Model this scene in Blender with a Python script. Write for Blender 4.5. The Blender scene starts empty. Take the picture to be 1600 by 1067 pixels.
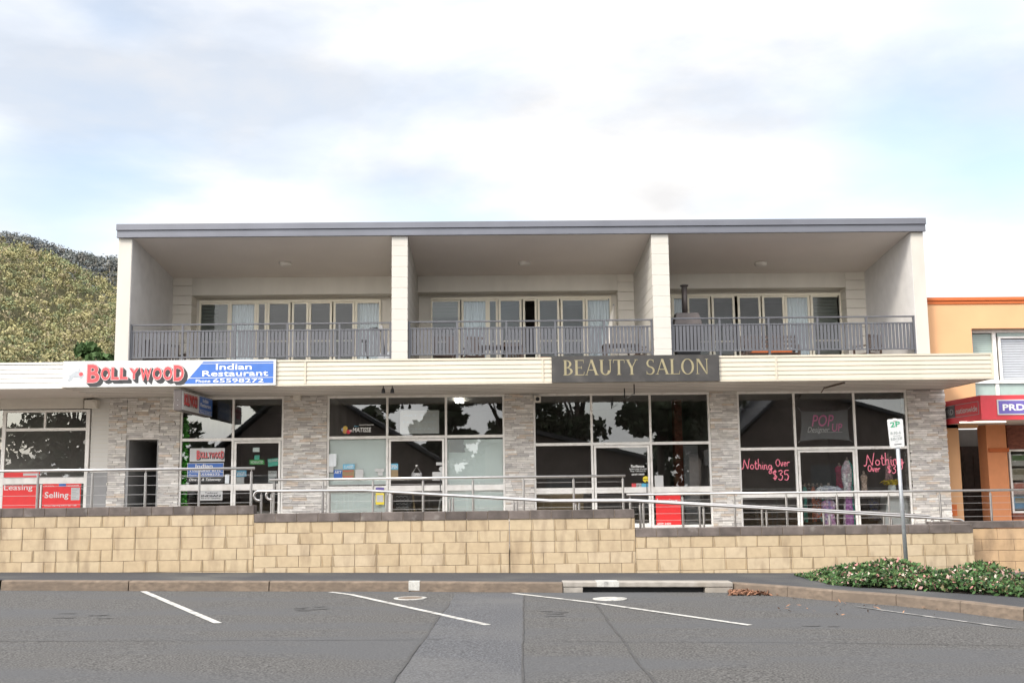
import bpy, math, random
import numpy as np
from mathutils import Matrix, Vector
random.seed(7); np.random.seed(7)
S = bpy.context.scene
COL = S.collection
# ------------------------------------------------------------ camera
F_PX = 1700.0
PITCH, YAW, ROLL = math.radians(7.5), 0.018, 0.012
CAMZ = 1.7
_F = Vector((math.sin(YAW)*math.cos(PITCH), math.cos(YAW)*math.cos(PITCH), math.sin(PITCH)))
_R0 = Vector((math.cos(YAW), -math.sin(YAW), 0)); _U0 = _R0.cross(_F)
_R = _R0*math.cos(ROLL) - _U0*math.sin(ROLL); _U = _U0*math.cos(ROLL) + _R0*math.sin(ROLL)
cd = bpy.data.cameras.new('camera'); cam = bpy.data.objects.new('camera', cd); COL.objects.link(cam)
cd.sensor_width = 36; cd.lens = F_PX/1600*36; cd.clip_end = 6000; cd.clip_start = 0.1
cam.matrix_world = Matrix(((_R.x,_U.x,-_F.x,0),(_R.y,_U.y,-_F.y,0),(_R.z,_U.z,-_F.z,CAMZ),(0,0,0,1)))
S.camera = cam
# ------------------------------------------------------------ world, sun, exposure
SUN_EL, SUN_AZ = math.radians(40), math.radians(222)     # azimuth clockwise from +Y
W = bpy.data.worlds.new('World'); S.world = W; W.use_nodes = True
nt = W.node_tree; nt.nodes.clear()
def wn(t, **k):
    n = nt.nodes.new(t)
    for a, b in k.items(): setattr(n, a, b)
    return n
out = wn('ShaderNodeOutputWorld'); bg = wn('ShaderNodeBackground'); bg.inputs[1].default_value = 0.10
sky = wn('ShaderNodeTexSky', sky_type='NISHITA', sun_disc=False, sun_elevation=SUN_EL, sun_rotation=SUN_AZ)
tc = wn('ShaderNodeTexCoord')
mp = wn('ShaderNodeMapping'); mp.inputs['Scale'].default_value = (1.0, 1.0, 2.6); mp.inputs['Location'].default_value = (0.35, 0.2, 0.12)
n1 = wn('ShaderNodeTexNoise'); n1.inputs['Scale'].default_value = 2.6; n1.inputs['Detail'].default_value = 9; n1.inputs['Roughness'].default_value = 0.55; n1.inputs['Distortion'].default_value = 0.35
r1 = wn('ShaderNodeValToRGB'); r1.color_ramp.elements[0].position = 0.38; r1.color_ramp.elements[1].position = 0.56
n2 = wn('ShaderNodeTexNoise'); n2.inputs['Scale'].default_value = 3.4; n2.inputs['Detail'].default_value = 7; n2.inputs['Roughness'].default_value = 0.5
r2 = wn('ShaderNodeValToRGB'); r2.color_ramp.elements[0].position = 0.38; r2.color_ramp.elements[1].position = 0.56
r2.color_ramp.elements[0].color = (4.5, 4.46, 4.46, 1); r2.color_ramp.elements[1].color = (6.1, 6.0, 5.9, 1)
mx = wn('ShaderNodeMixRGB'); L = nt.links.new
lift = wn('ShaderNodeMixRGB', blend_type='MULTIPLY'); lift.inputs[0].default_value = 1; lift.inputs[2].default_value = (1.4, 1.3, 1.18, 1)
L(tc.outputs['Generated'], mp.inputs[0]); L(mp.outputs[0], n1.inputs[0]); L(mp.outputs[0], n2.inputs[0])
L(n1.outputs[0], r1.inputs[0]); L(n2.outputs[0], r2.inputs[0])
# gaps in the cloud, placed by direction in the sky
mask = r1.outputs[0]
def dirv(px, py):
    d = _F + _R*((px-800)/F_PX) + _U*((533.5-py)/F_PX); d.normalize(); return d
def gap(px, py, rad, sx, amt):
    global mask
    d = dirv(px, py)
    sub = wn('ShaderNodeVectorMath', operation='SUBTRACT'); sub.inputs[1].default_value = d
    warp = wn('ShaderNodeVectorMath', operation='MULTIPLY_ADD'); warp.inputs[1].default_value = (0.16,)*3
    L(n1.outputs[1], warp.inputs[0]); L(tc.outputs['Generated'], warp.inputs[2])
    off = wn('ShaderNodeVectorMath', operation='SUBTRACT'); off.inputs[1].default_value = (0.08,)*3
    L(warp.outputs[0], off.inputs[0]); L(off.outputs[0], sub.inputs[0])
    sc = wn('ShaderNodeVectorMath', operation='MULTIPLY'); sc.inputs[1].default_value = (1/sx, 1, 1)
    L(sub.outputs[0], sc.inputs[0])
    ln = wn('ShaderNodeVectorMath', operation='LENGTH'); L(sc.outputs[0], ln.inputs[0])
    mr = wn('ShaderNodeMapRange'); mr.interpolation_type = 'SMOOTHSTEP'
    mr.inputs['From Min'].default_value = 0; mr.inputs['From Max'].default_value = rad
    mr.inputs['To Min'].default_value = 1-amt; mr.inputs['To Max'].default_value = 1
    L(ln.outputs['Value'], mr.inputs['Value'])
    m = wn('ShaderNodeMath', operation='MULTIPLY'); L(mask, m.inputs[0]); L(mr.outputs[0], m.inputs[1]); mask = m.outputs[0]
SKYPOS = True
base = wn('ShaderNodeMapRange'); base.inputs['To Min'].default_value = 0.62; L(mask, base.inputs['Value']); mask = base.outputs[0]
gap(60, 290, 0.10, 1.8, 0.55); gap(150, 340, 0.07, 1.5, 0.5); gap(720, 335, 0.075, 2.6, 0.6)
gap(1400, 215, 0.09, 1.2, 0.65); gap(1580, 265, 0.08, 1.6, 0.75); gap(1260, 320, 0.05, 2.5, 0.5)
gap(1560, 20, 0.09, 1.5, 0.45); gap(130, 15, 0.06, 1.6, 0.4)
L(sky.outputs[0], lift.inputs[1]); L(mask, mx.inputs[0]); L(lift.outputs[0], mx.inputs[1]); L(r2.outputs[0], mx.inputs[2])
# clouds are brighter towards the hidden sun
dt = wn('ShaderNodeVectorMath', operation='DOT_PRODUCT'); dt.inputs[1].default_value = (math.sin(SUN_AZ)*math.cos(SUN_EL), math.cos(SUN_AZ)*math.cos(SUN_EL), math.sin(SUN_EL))
glow = wn('ShaderNodeMapRange'); glow.inputs['From Min'].default_value = 0.1; glow.inputs['From Max'].default_value = 1.0; glow.inputs['To Min'].default_value = 1.0; glow.inputs['To Max'].default_value = 3.6
L(tc.outputs['Generated'], dt.inputs[0]); L(dt.outputs['Value'], glow.inputs['Value'])
gs = wn('ShaderNodeVectorMath', operation='SCALE'); L(mx.outputs[0], gs.inputs[0]); L(glow.outputs[0], gs.inputs['Scale'])
L(gs.outputs[0], bg.inputs[0]); L(bg.outputs[0], out.inputs[0])
sd = bpy.data.lights.new('sun', 'SUN'); sd.energy = 1.5; sd.angle = math.radians(14); sd.color = (1.0, 0.93, 0.82)
sun = bpy.data.objects.new('sun', sd); COL.objects.link(sun)
_s = Vector((math.sin(SUN_AZ)*math.cos(SUN_EL), math.cos(SUN_AZ)*math.cos(SUN_EL), math.sin(SUN_EL)))
sun.rotation_euler = _s.to_track_quat('Z', 'Y').to_euler(); sun.location = (-10, -10, 30)
S.view_settings.view_transform = 'Standard'; S.view_settings.look = 'None'
S.view_settings.exposure = 1.05; S.view_settings.gamma = 1
S.render.engine = 'CYCLES'
S.cycles.max_bounces = 8; S.cycles.transparent_max_bounces = 16; S.cycles.diffuse_bounces = 4

# ------------------------------------------------------------ helpers
SLOPE = -0.014
def ray(px, py): return _F + _R*((px-800)/F_PX) + _U*((533.5-py)/F_PX)
def P(px, py, Y):
    d = ray(px, py); t = Y/d.y; return d.x*t, CAMZ + d.z*t
def XX(px, Y, py=700): return P(px, py, Y)[0]
def ZZ(py, Y, px=800): return P(px, py, Y)[1]
def G(px, py, h=0.0):
    d = ray(px, py); t = (h-CAMZ)/(d.z - SLOPE*d.x); return d.x*t, d.y*t
def gz(x, y=0, h=0.0): return SLOPE*x + h

class MB:
    def __init__(s): s.v=[]; s.f=[]; s.m=[]; s.c=[]; s.k=0
    def add(s, vs, fs, mi=0, col=(1,1,1)):
        b=len(s.v); s.v += [tuple(p) for p in vs]
        for f in fs: s.f.append([b+i for i in f]); s.m.append(mi); s.c.append(col)
        return s
    def box(s, x0,x1,y0,y1,z0,z1, mi=0, col=(1,1,1)):
        x0,x1=sorted((x0,x1)); y0,y1=sorted((y0,y1)); z0,z1=sorted((z0,z1))
        return s.add([(x0,y0,z0),(x1,y0,z0),(x1,y1,z0),(x0,y1,z0),(x0,y0,z1),(x1,y0,z1),(x1,y1,z1),(x0,y1,z1)],
              [(0,1,5,4),(1,2,6,5),(2,3,7,6),(3,0,4,7),(4,5,6,7),(3,2,1,0)], mi, col)
    def poly(s, pts, mi=0, col=(1,1,1)): return s.add(pts, [list(range(len(pts)))], mi, col)
    def prism(s, pts, vec, mi=0, col=(1,1,1)):   # pts: 3d loop, extruded by vec
        n=len(pts); a=[Vector(p) for p in pts]; b=[p+Vector(vec) for p in a]
        fs=[list(range(n)), list(range(2*n-1,n-1,-1))]+[(i,(i+n),((i+1)%n)+n,(i+1)%n) for i in range(n)]
        return s.add(a+b, fs, mi, col)
    def tube(s, pts, r, n=8, mi=0, col=(1,1,1), cap=True):
        pts=[Vector(p) for p in pts]; rs = r if isinstance(r,(list,tuple)) else [r]*len(pts)
        rings=[]; up=None
        for i,p in enumerate(pts):
            t=(pts[min(i+1,len(pts)-1)]-pts[max(i-1,0)]).normalized()
            if up is None:
                up = Vector((0,0,1)) if abs(t.z)<0.9 else Vector((1,0,0))
            a=(up - t*up.dot(t)).normalized(); up=a; b=t.cross(a)
            rings.append([p+(a*math.cos(2*math.pi*k/n)+b*math.sin(2*math.pi*k/n))*rs[i] for k in range(n)])
        vs=[q for rg in rings for q in rg]; fs=[]
        for i in range(len(pts)-1):
            for k in range(n):
                fs.append((i*n+k, i*n+(k+1)%n, (i+1)*n+(k+1)%n, (i+1)*n+k))
        if cap: fs += [list(range(n-1,-1,-1)), list(range((len(pts)-1)*n, len(pts)*n))]
        return s.add(vs, fs, mi, col)
    def bar(s, p, q, w, h, mi=0, col=(1,1,1)):   # rectangular bar from p to q
        p=Vector(p); q=Vector(q); t=(q-p).normalized()
        u=Vector((0,0,1)) if abs(t.z)<0.95 else Vector((0,1,0))
        a=(u-t*u.dot(t)).normalized()*h/2; b=t.cross(a).normalized()*w/2
        vs=[p-a-b,p-a+b,p+a+b,p+a-b,q-a-b,q-a+b,q+a+b,q+a-b]
        return s.add(vs, [(0,1,2,3),(7,6,5,4),(0,4,5,1),(1,5,6,2),(2,6,7,3),(3,7,4,0)], mi, col)
    def lathe(s, prof, c, n=16, mi=0, col=(1,1,1)):
        vs=[];fs=[]
        for r,z in prof:
            for k in range(n): vs.append((c[0]+r*math.cos(2*math.pi*k/n), c[1]+r*math.sin(2*math.pi*k/n), c[2]+z))
        for i in range(len(prof)-1):
            for k in range(n): fs.append((i*n+k,i*n+(k+1)%n,(i+1)*n+(k+1)%n,(i+1)*n+k))
        fs += [list(range(n-1,-1,-1)), list(range((len(prof)-1)*n,len(prof)*n))]
        return s.add(vs,fs,mi,col)
    def build(s, name, mats, parent=None, smooth=False, bevel=0):
        me=bpy.data.meshes.new(name); o=bpy.data.objects.new(name, me); COL.objects.link(o)
        org=Vector((0,0,0))
        if parent is not None: o.parent=parent; org=ORG.get(parent.name, Vector((0,0,0)))
        elif s.v and not getattr(s,'keep',False):
            a=np.array(s.v); org=Vector(((a[:,0].min()+a[:,0].max())/2, (a[:,1].min()+a[:,1].max())/2, a[:,2].min())); o.location=org
        ORG[o.name]=org
        me.from_pydata([tuple(Vector(v)-org) for v in s.v], [], s.f)
        if not isinstance(mats,(list,tuple)): mats=[mats]
        for m in mats: me.materials.append(m)
        me.polygons.foreach_set('material_index', s.m)
        if smooth: me.polygons.foreach_set('use_smooth',[True]*len(s.f))
        if any(c!=(1,1,1) for c in s.c):
            at=me.color_attributes.new('col','FLOAT_COLOR','CORNER')
            arr=[]
            for f,c in zip(s.f,s.c): arr += (list(c)+[1])*len(f)
            at.data.foreach_set('color', arr)
        me.update()
        if bevel:
            b=o.modifiers.new('bevel','BEVEL'); b.width=bevel; b.segments=2; b.limit_method='ANGLE'
        return o
ORG={}
def tag(o, label=None, cat=None, group=None, kind=None):
    if label: o['label']=label
    if cat: o['category']=cat
    if group: o['group']=group
    if kind: o['kind']=kind
    return o
def thing(name, label, cat, loc=(0,0,0), group=None):
    o=bpy.data.objects.new(name,None); COL.objects.link(o); o.location=loc; o.empty_display_size=0.2
    ORG[o.name]=Vector(loc); return tag(o,label,cat,group)
def struct(mb, name, mats, **k):
    mb.keep=True; o=mb.build(name, mats, **k); o['kind']='structure'; return o
def copy_tree(o, parent=None):
    c=o.copy(); COL.objects.link(c); c.parent=parent
    for ch in list(o.children): copy_tree(ch,c)
    return c
# text -> polygons
_tc={}
def text_geo(s, bold=0.0, shear=0.0, space=1.0):
    k=(s,bold,shear,space)
    if k in _tc: return _tc[k]
    cu=bpy.data.curves.new('t','FONT'); cu.body=s; cu.offset=bold; cu.shear=shear; cu.space_character=space; cu.resolution_u=3
    ob=bpy.data.objects.new('t',cu); COL.objects.link(ob)
    bpy.context.view_layer.update()
    dg=bpy.context.evaluated_depsgraph_get(); oe=ob.evaluated_get(dg); me=oe.to_mesh()
    v=[(p.co.x,p.co.y) for p in me.vertices]; f=[tuple(p.vertices) for p in me.polygons]
    oe.to_mesh_clear(); bpy.data.objects.remove(ob); bpy.data.curves.remove(cu)
    _tc[k]=(v,f); return v,f
def text(mb, s, o, u, w, h, vup=(0,0,1), bold=0.0, shear=0.0, space=1.0, mi=0, n_off=0.0, col=(1,1,1), warp=None):
    """fit text into a box: o = lower-left, u = direction, w,h size"""
    v,f=text_geo(s,bold,shear,space); a=np.array(v); x0,y0=a.min(0); x1,y1=a.max(0)
    o=Vector(o); u=Vector(u).normalized(); vv=Vector(vup); n=u.cross(vv)
    vs=[]
    for x,y in v:
        p=(x-x0)/(x1-x0); q=(y-y0)/(y1-y0)
        if warp: q=warp(p,q)
        vs.append(o+u*(p*w)+vv*(q*h)+n*n_off)
    mb.add(vs,f,mi,col)
def ribbon(mb, pts, w, o, u, vup, n_off, mi=0, col=(1,1,1)):
    o=Vector(o);u=Vector(u);vv=Vector(vup);n=u.cross(vv).normalized()
    P2=[Vector((a,b)) for a,b in pts]
    L_=[];R_=[]
    for i,p in enumerate(P2):
        t=(P2[min(i+1,len(P2)-1)]-P2[max(i-1,0)])
        if t.length<1e-6: t=Vector((1,0))
        t.normalize(); q=Vector((-t.y,t.x))*w/2
        L_.append(p+q);R_.append(p-q)
    for i in range(len(P2)-1):
        mb.k+=1; d=n_off+mb.k*0.00005
        mb.add([o+u*a.x+vv*a.y+n*d for a in (R_[i],R_[i+1],L_[i+1],L_[i])],[(0,1,2,3)],mi,col)
# ------------------------------------------------------------ materials
def srgb(r,g,b):
    f=lambda c:((c/255+0.055)/1.055)**2.4 if c>10 else c/255/12.92
    return (f(r),f(g),f(b))
def mat(name, color=(0.5,0.5,0.5), rough=0.6, metal=0.0, attr=False, noise=0.12, nscale=6.0, bump=0.0, bscale=60.0, spec=0.5, detail=4, stretch=(1,1,1), dark=None, dscale=1.0, damt=0.0, dpos=(0.5,0.7), dstretch=None, emit=0, coord='Object'):
    m=bpy.data.materials.new(name); m.use_nodes=True; t=m.node_tree; b=t.nodes['Principled BSDF']; l=t.links.new
    b.inputs['Roughness'].default_value=rough; b.inputs['Metallic'].default_value=metal; b.inputs['Specular IOR Level'].default_value=spec
    co=t.nodes.new('ShaderNodeTexCoord'); mp=t.nodes.new('ShaderNodeMapping'); mp.inputs['Scale'].default_value=stretch
    l(co.outputs[coord],mp.inputs[0])
    if attr:
        a=t.nodes.new('ShaderNodeAttribute'); a.attribute_name='col'
        mu=t.nodes.new('ShaderNodeMixRGB'); mu.blend_type='MULTIPLY'; mu.inputs[0].default_value=1; mu.inputs[2].default_value=(*color,1); l(a.outputs['Color'],mu.inputs[1]); src=mu.outputs[0]
    else:
        rg=t.nodes.new('ShaderNodeRGB'); rg.outputs[0].default_value=(*color,1); src=rg.outputs[0]
    if noise:
        n=t.nodes.new('ShaderNodeTexNoise'); n.inputs['Scale'].default_value=nscale; n.inputs['Detail'].default_value=detail; l(mp.outputs[0],n.inputs[0])
        r=t.nodes.new('ShaderNodeMapRange'); r.inputs['From Min'].default_value=0.25; r.inputs['From Max'].default_value=0.75
        r.inputs['To Min'].default_value=1-noise; r.inputs['To Max'].default_value=1+noise; l(n.outputs[0],r.inputs['Value'])
        x=t.nodes.new('ShaderNodeVectorMath'); x.operation='SCALE'; l(src,x.inputs[0]); l(r.outputs[0],x.inputs['Scale']); src=x.outputs[0]
    if dark:
        n=t.nodes.new('ShaderNodeTexNoise'); n.inputs['Scale'].default_value=dscale; n.inputs['Detail'].default_value=6
        mp2=t.nodes.new('ShaderNodeMapping'); mp2.inputs['Scale'].default_value=dstretch or stretch; mp2.inputs['Location'].default_value=(3.1,7.7,1.3)
        l(co.outputs[coord],mp2.inputs[0]); l(mp2.outputs[0],n.inputs[0])
        r=t.nodes.new('ShaderNodeMapRange'); r.inputs['From Min'].default_value=dpos[0]; r.inputs['From Max'].default_value=dpos[1]; r.inputs['To Max'].default_value=damt; l(n.outputs[0],r.inputs['Value'])
        x=t.nodes.new('ShaderNodeMixRGB'); l(r.outputs[0],x.inputs[0]); l(src,x.inputs[1]); x.inputs[2].default_value=(*dark,1); src=x.outputs[0]
    l(src,b.inputs['Base Color'])
    if emit: l(src,b.inputs['Emission Color']); b.inputs['Emission Strength'].default_value=emit
    if bump:
        n=t.nodes.new('ShaderNodeTexNoise'); n.inputs['Scale'].default_value=bscale; n.inputs['Detail'].default_value=4; l(mp.outputs[0],n.inputs[0])
        bp=t.nodes.new('ShaderNodeBump'); bp.inputs['Strength'].default_value=bump; bp.inputs['Distance'].default_value=0.01; l(n.outputs[0],bp.inputs['Height']); l(bp.outputs[0],b.inputs['Normal'])
    return m
def glass(name, refl=0.3, tint=(0.75,0.78,0.76), wob=0.02):
    m=bpy.data.materials.new(name); m.use_nodes=True; t=m.node_tree; t.nodes.clear(); l=t.links.new
    o=t.nodes.new('ShaderNodeOutputMaterial'); mx=t.nodes.new('ShaderNodeMixShader'); tr=t.nodes.new('ShaderNodeBsdfTransparent'); gl=t.nodes.new('ShaderNodeBsdfGlossy')
    tr.inputs[0].default_value=(*tint,1); gl.inputs['Roughness'].default_value=0.0; gl.inputs[0].default_value=(0.93,0.95,0.95,1)
    lw=t.nodes.new('ShaderNodeFresnel'); lw.inputs[0].default_value=1.5
    ad=t.nodes.new('ShaderNodeMath'); ad.operation='MULTIPLY_ADD'; ad.inputs[1].default_value=1.0; ad.inputs[2].default_value=refl; ad.use_clamp=True
    n=t.nodes.new('ShaderNodeTexNoise'); n.inputs['Scale'].default_value=1.3; co=t.nodes.new('ShaderNodeTexCoord'); l(co.outputs['Object'],n.inputs[0])
    bp=t.nodes.new('ShaderNodeBump'); bp.inputs['Strength'].default_value=wob; bp.inputs['Distance'].default_value=0.1; l(n.outputs[0],bp.inputs['Height']); l(bp.outputs[0],gl.inputs['Normal'])
    l(lw.outputs[0],ad.inputs[0]); l(ad.outputs[0],mx.inputs[0]); l(tr.outputs[0],mx.inputs[1]); l(gl.outputs[0],mx.inputs[2]); l(mx.outputs[0],o.inputs[0])
    return m
M={}
M['asphalt']=mat('asphalt',(0.0778,0.0756,0.0732),0.95,noise=1.0,nscale=48,detail=8,bump=0.12,bscale=120,dark=(0.075,0.077,0.082),dscale=0.9,damt=0.7,dpos=(0.45,0.62),spec=0.25,dstretch=(0.35,1,1))
M['asphalt_patch']=mat('asphalt patch',(0.0785,0.0800,0.0854),0.95,noise=0.85,nscale=48,detail=8,bump=0.12,bscale=180,dark=(0.115,0.113,0.11),dscale=0.6,damt=0.5,spec=0.25)
M['asphalt_path']=mat('asphalt footpath',(0.0540,0.0547,0.0585),0.95,noise=0.3,nscale=90,bump=0.5,bscale=120,dark=(0.11,0.108,0.1),dscale=0.8,damt=0.6,spec=0.2)
M['seam']=mat('tar seam',(0.048,0.047,0.047),0.7,noise=0.3,nscale=8)
M['scuff']=mat('tyre scuff',(0.0576,0.0564,0.0576),0.95,noise=0.9,nscale=60,dark=(.07,.069,.069),dscale=14,damt=1.0,dpos=(.42,.58))
M['paint']=mat('road paint',(0.4216,0.4148,0.3876),0.7,noise=0.22,nscale=30,dark=(0.17,0.165,0.16),dscale=7,damt=0.9,dpos=(0.53,0.66))
M['paint_worn']=mat('worn road paint',(0.3150,0.3075,0.2925),0.8,noise=0.3,nscale=30,dark=(0.11,0.11,0.108),dscale=4,damt=0.95,dpos=(0.42,0.58))
M['kerb']=mat('kerb concrete',(0.1435,0.1092,0.0811),0.9,noise=0.35,nscale=9,bump=0.3,bscale=50,dark=(0.11,0.085,0.065),dscale=2.2,damt=0.85,dpos=(0.4,0.66),stretch=(1,1,2))
M['kerb_pale']=mat('pale concrete',(0.2746,0.2529,0.2240),0.9,noise=0.2,nscale=8,bump=0.3,bscale=50,dark=(0.2,0.17,0.13),dscale=2,damt=0.6)
M['block']=mat('split block',(1,1,1),0.95,attr=True,noise=0.09,nscale=9.0,bump=0.5,bscale=45,dark=(0.17,0.12,0.08),dscale=1.6,damt=0.75,dpos=(0.53,0.8),dstretch=(2.4,2.4,0.8),spec=0.2)
M['mortar']=mat('mortar',(0.2125,0.1625,0.1125),0.95,noise=0.5,nscale=3,stretch=(3,3,0.5))
M['coping']=mat('coping brick',(1,1,1),0.9,attr=True,noise=0.35,nscale=5,bump=0.4,bscale=60,dark=(0.3,0.28,0.26),dscale=5,damt=0.4,dpos=(0.6,0.75),spec=0.3)
M['stone']=mat('stacked stone',(0.9300,0.9300,0.9300),0.85,attr=True,noise=0.22,nscale=14,bump=0.7,bscale=40,spec=0.3,stretch=(0.5,0.5,1.6))
M['grout']=mat('dark stone backing',(0.09,0.08,0.07),0.95,noise=0)  # one even dark tone behind the stacked stones
M['wall_pale_lit']=mat('pale wall lit copy',(0.47,0.445,0.40),0.85,noise=0.06,nscale=2,bump=0.1,bscale=90,dark=(0.34,0.32,0.285),dscale=1.3,damt=0.4,stretch=(1,1,0.3))  # darker copy of the pale painted wall, offsets direct light on the end walls
M['wall_pale']=mat('pale painted wall',(0.62,0.585,0.52),0.85,noise=0.06,nscale=2,bump=0.1,bscale=90,dark=(0.46,0.43,0.38),dscale=1.3,damt=0.35,stretch=(1,1,0.3))
M['wall_grey']=mat('grey rendered wall',(0.55,0.535,0.52),0.9,noise=0.08,nscale=3,bump=0.35,bscale=30)
M['board_pale']=mat('pale boards',(0.4514,0.4309,0.3899),0.7,noise=0.04,nscale=2,bump=0.03)
M['board_grey']=mat('grey beige boards',(0.66,0.62,0.55),0.75,noise=0.05,nscale=2)
M['ceiling']=mat('painted ceiling',(0.7106,0.6465,0.5823),0.6,noise=0.04,nscale=0.8)
M['roofmetal']=mat('dark grey metal',(0.1160,0.1200,0.1400),0.35,metal=0.3,noise=0.12,nscale=1.2,spec=0.6)
M['railmetal']=mat('grey powdercoat',(0.0775,0.0788,0.0885),0.45,noise=0.06,nscale=3)
M['cream']=mat('cream cladding',(0.4765,0.4319,0.3485),0.5,noise=0.05,nscale=1.5,dark=(0.62,0.54,0.4),dscale=2,damt=0.3,stretch=(1,1,0.25))
M['white_clad']=mat('white cladding',(0.5772,0.5624,0.5254),0.5,noise=0.05,nscale=1.5,dark=(0.6,0.57,0.5),dscale=2,damt=0.35,stretch=(1,1,0.25))
M['soffit']=mat('soffit lining',(0.60,0.555,0.50),0.4,noise=0.05,nscale=1)
M['winframe']=mat('cream window frame',(0.86,0.80,0.66),0.45,noise=0.04)
M['shopframe']=mat('white aluminium frame',(0.7790,0.7600,0.7220),0.4,noise=0.08,nscale=5,dark=(0.4,0.36,0.3),dscale=4,damt=0.3)
M['steel']=mat('stainless steel',(0.4960,0.4800,0.4640),0.28,metal=1.0,noise=0.1,nscale=10)
M['cable']=mat('steel wire',(0.5,0.49,0.48),0.4,metal=0.8,noise=0)
M['glass']=glass('shop glass',0.09,(0.92,0.94,0.93),0.0015)
M['glass2']=glass('upstairs glass',0.0,(0.84,0.87,0.88),0.0015)
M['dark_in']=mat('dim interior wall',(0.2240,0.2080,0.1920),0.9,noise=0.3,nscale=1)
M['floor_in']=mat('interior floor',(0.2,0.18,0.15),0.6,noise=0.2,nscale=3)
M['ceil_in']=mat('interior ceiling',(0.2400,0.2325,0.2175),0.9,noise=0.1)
M['blind']=mat('olive blind',(0.17,0.18,0.15),0.9,noise=0.1,nscale=3)
M['curtain']=mat('white curtain',(0.72,0.76,0.78),0.9,noise=0.1,nscale=4,stretch=(6,6,0.3))
M['frost']=mat('frosted grey sheet',(0.78,0.83,0.80),0.8,noise=0.06,nscale=1.2) #(0.5700,0.6555,0.6175),0.8,noise=0.08,nscale=1.2)
M['slab']=mat('walkway concrete',(0.28,0.25,0.22),0.9,noise=0.2,nscale=4,dark=(0.14,0.12,0.1),dscale=2,damt=0.5)
M['white']=mat('white paint',(0.70,0.70,0.68),0.5,noise=0.04)
M['white2']=mat('white sign face',(0.4986,0.5051,0.5051),0.35,noise=0.05,nscale=2,dark=(0.6,0.58,0.53),dscale=1.6,damt=0.4)
M['red']=mat('red sign',(0.72,0.028,0.03),0.35,noise=0.06)
M['redletter']=mat('red letters',(0.5920,0.0600,0.0680),0.45,noise=0.1)
M['black']=mat('black paint',(0.02,0.02,0.022),0.5,noise=0.2)
M['charcoal']=mat('charcoal board',(0.0315,0.0294,0.0280),0.6,noise=0.4,nscale=2,dark=(0.1,0.09,0.08),dscale=3,damt=0.3)
M['gold']=mat('faded gold letters',(0.2400,0.2080,0.1200),0.5,noise=0.15,nscale=6)
M['blue']=mat('blue sign',(0.0338,0.1200,0.4125),0.4,noise=0.08)
M['ltblue']=mat('light blue',(0.10,0.42,0.62),0.5,noise=0.05)
M['green']=mat('green',(0.05,0.42,0.08),0.5,noise=0.1)
M['teal']=mat('teal',(0.08,0.48,0.36),0.5,noise=0.08)
M['signgreen']=mat('parking green',(0.02,0.26,0.13),0.5,noise=0)
M['signgrey']=mat('faded sign print',(0.1530,0.1890,0.1800),0.6,noise=0.2)
M['yellow']=mat('yellow',(0.75,0.6,0.04),0.6,noise=0.1)
M['pink']=mat('pink chalk paint',(0.85,0.22,0.30),0.7,noise=0.1)
M['pinkneon']=mat('pink banner letters',(0.85,0.22,0.45),0.6,noise=0.05)
M['banner']=mat('dark grey banner',(0.16,0.165,0.17),0.6,noise=0.1)
M['orange']=mat('orange render',(0.58,0.33,0.17),0.85,noise=0.05,nscale=1.5,bump=0.1)
M['orange_dark']=mat('deep orange trim',(0.4480,0.1080,0.0240),0.7,noise=0.06)
M['orange_shop']=mat('orange pier',(0.62,0.25,0.11),0.8,noise=0.05)
M['prdred']=mat('crimson fascia',(0.5610,0.0425,0.0553),0.4,noise=0.05)
M['purple']=mat('violet sign panel',(0.13,0.10,0.35),0.4,noise=0.03)
M['brick']=mat('red brick',(0.20,0.07,0.045),0.9,noise=0.4,nscale=9,stretch=(1,1,3))
M['darkmetal']=mat('dark brown steel',(0.075,0.062,0.058),0.5,noise=0.2,metal=0.3)
M['timber']=mat('dark timber',(0.07,0.045,0.035),0.6,noise=0.3,nscale=8)
M['tan']=mat('tan cardboard',(0.3060,0.2250,0.1260),0.9,noise=0.1)
M['grey']=mat('mid grey',(0.27,0.27,0.27),0.7,noise=0.08)
M['skin']=mat('mannequin',(0.32,0.25,0.2),0.5,noise=0.05)
M['garment']=mat('printed fabric',(1,1,1),0.9,attr=True,noise=0.5,nscale=22,detail=2)
M['lamp']=mat('lit tube',(1,0.95,0.8),0.5,noise=0,emit=1.0)
M['lit']=mat('lit ceiling tube',(1,0.96,0.86),0.5,noise=0,emit=7)
M['lampshade']=mat('ceiling light glass',(0.66,0.62,0.56),0.4,noise=0)
M['leaf']=mat('foliage',(1,1,1),0.75,attr=True,noise=0.2,nscale=3,spec=0.25)
M['bark']=mat('bark',(0.13,0.10,0.08),0.9,noise=0.3,nscale=8,stretch=(1,1,0.2),bump=0.4)
M['soil']=mat('soil',(0.07,0.05,0.035),1,noise=0.4)
M['hill']=mat('forest floor',(0.075,0.07,0.03),1,noise=0.4,nscale=0.05)
M['darkroof']=mat('dark roofing',(0.0900,0.0900,0.0990),0.8,noise=0.2)
M['darkwall']=mat('brown brick far wall',(0.2550,0.2040,0.1785),0.9,noise=0.2)
M['galv']=mat('galvanised steel',(0.34,0.36,0.38),0.45,metal=0.5,noise=0.15,nscale=20)
M['paper']=mat('paper notice',(1,1,1),0.8,attr=True,noise=0.15,nscale=40)
M['teal_glass']=mat('pale teal spandrel glass',(0.34,0.42,0.39),0.25,noise=0.05)
M['shutter']=mat('pale shutter',(0.42,0.44,0.47),0.5,noise=0.05)

# ------------------------------------------------------------ depth planes (metres from the camera)
YK, YW, YA, YF, YB = 17.5, 19.8, 24.1, 27.0, 31.1
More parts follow.
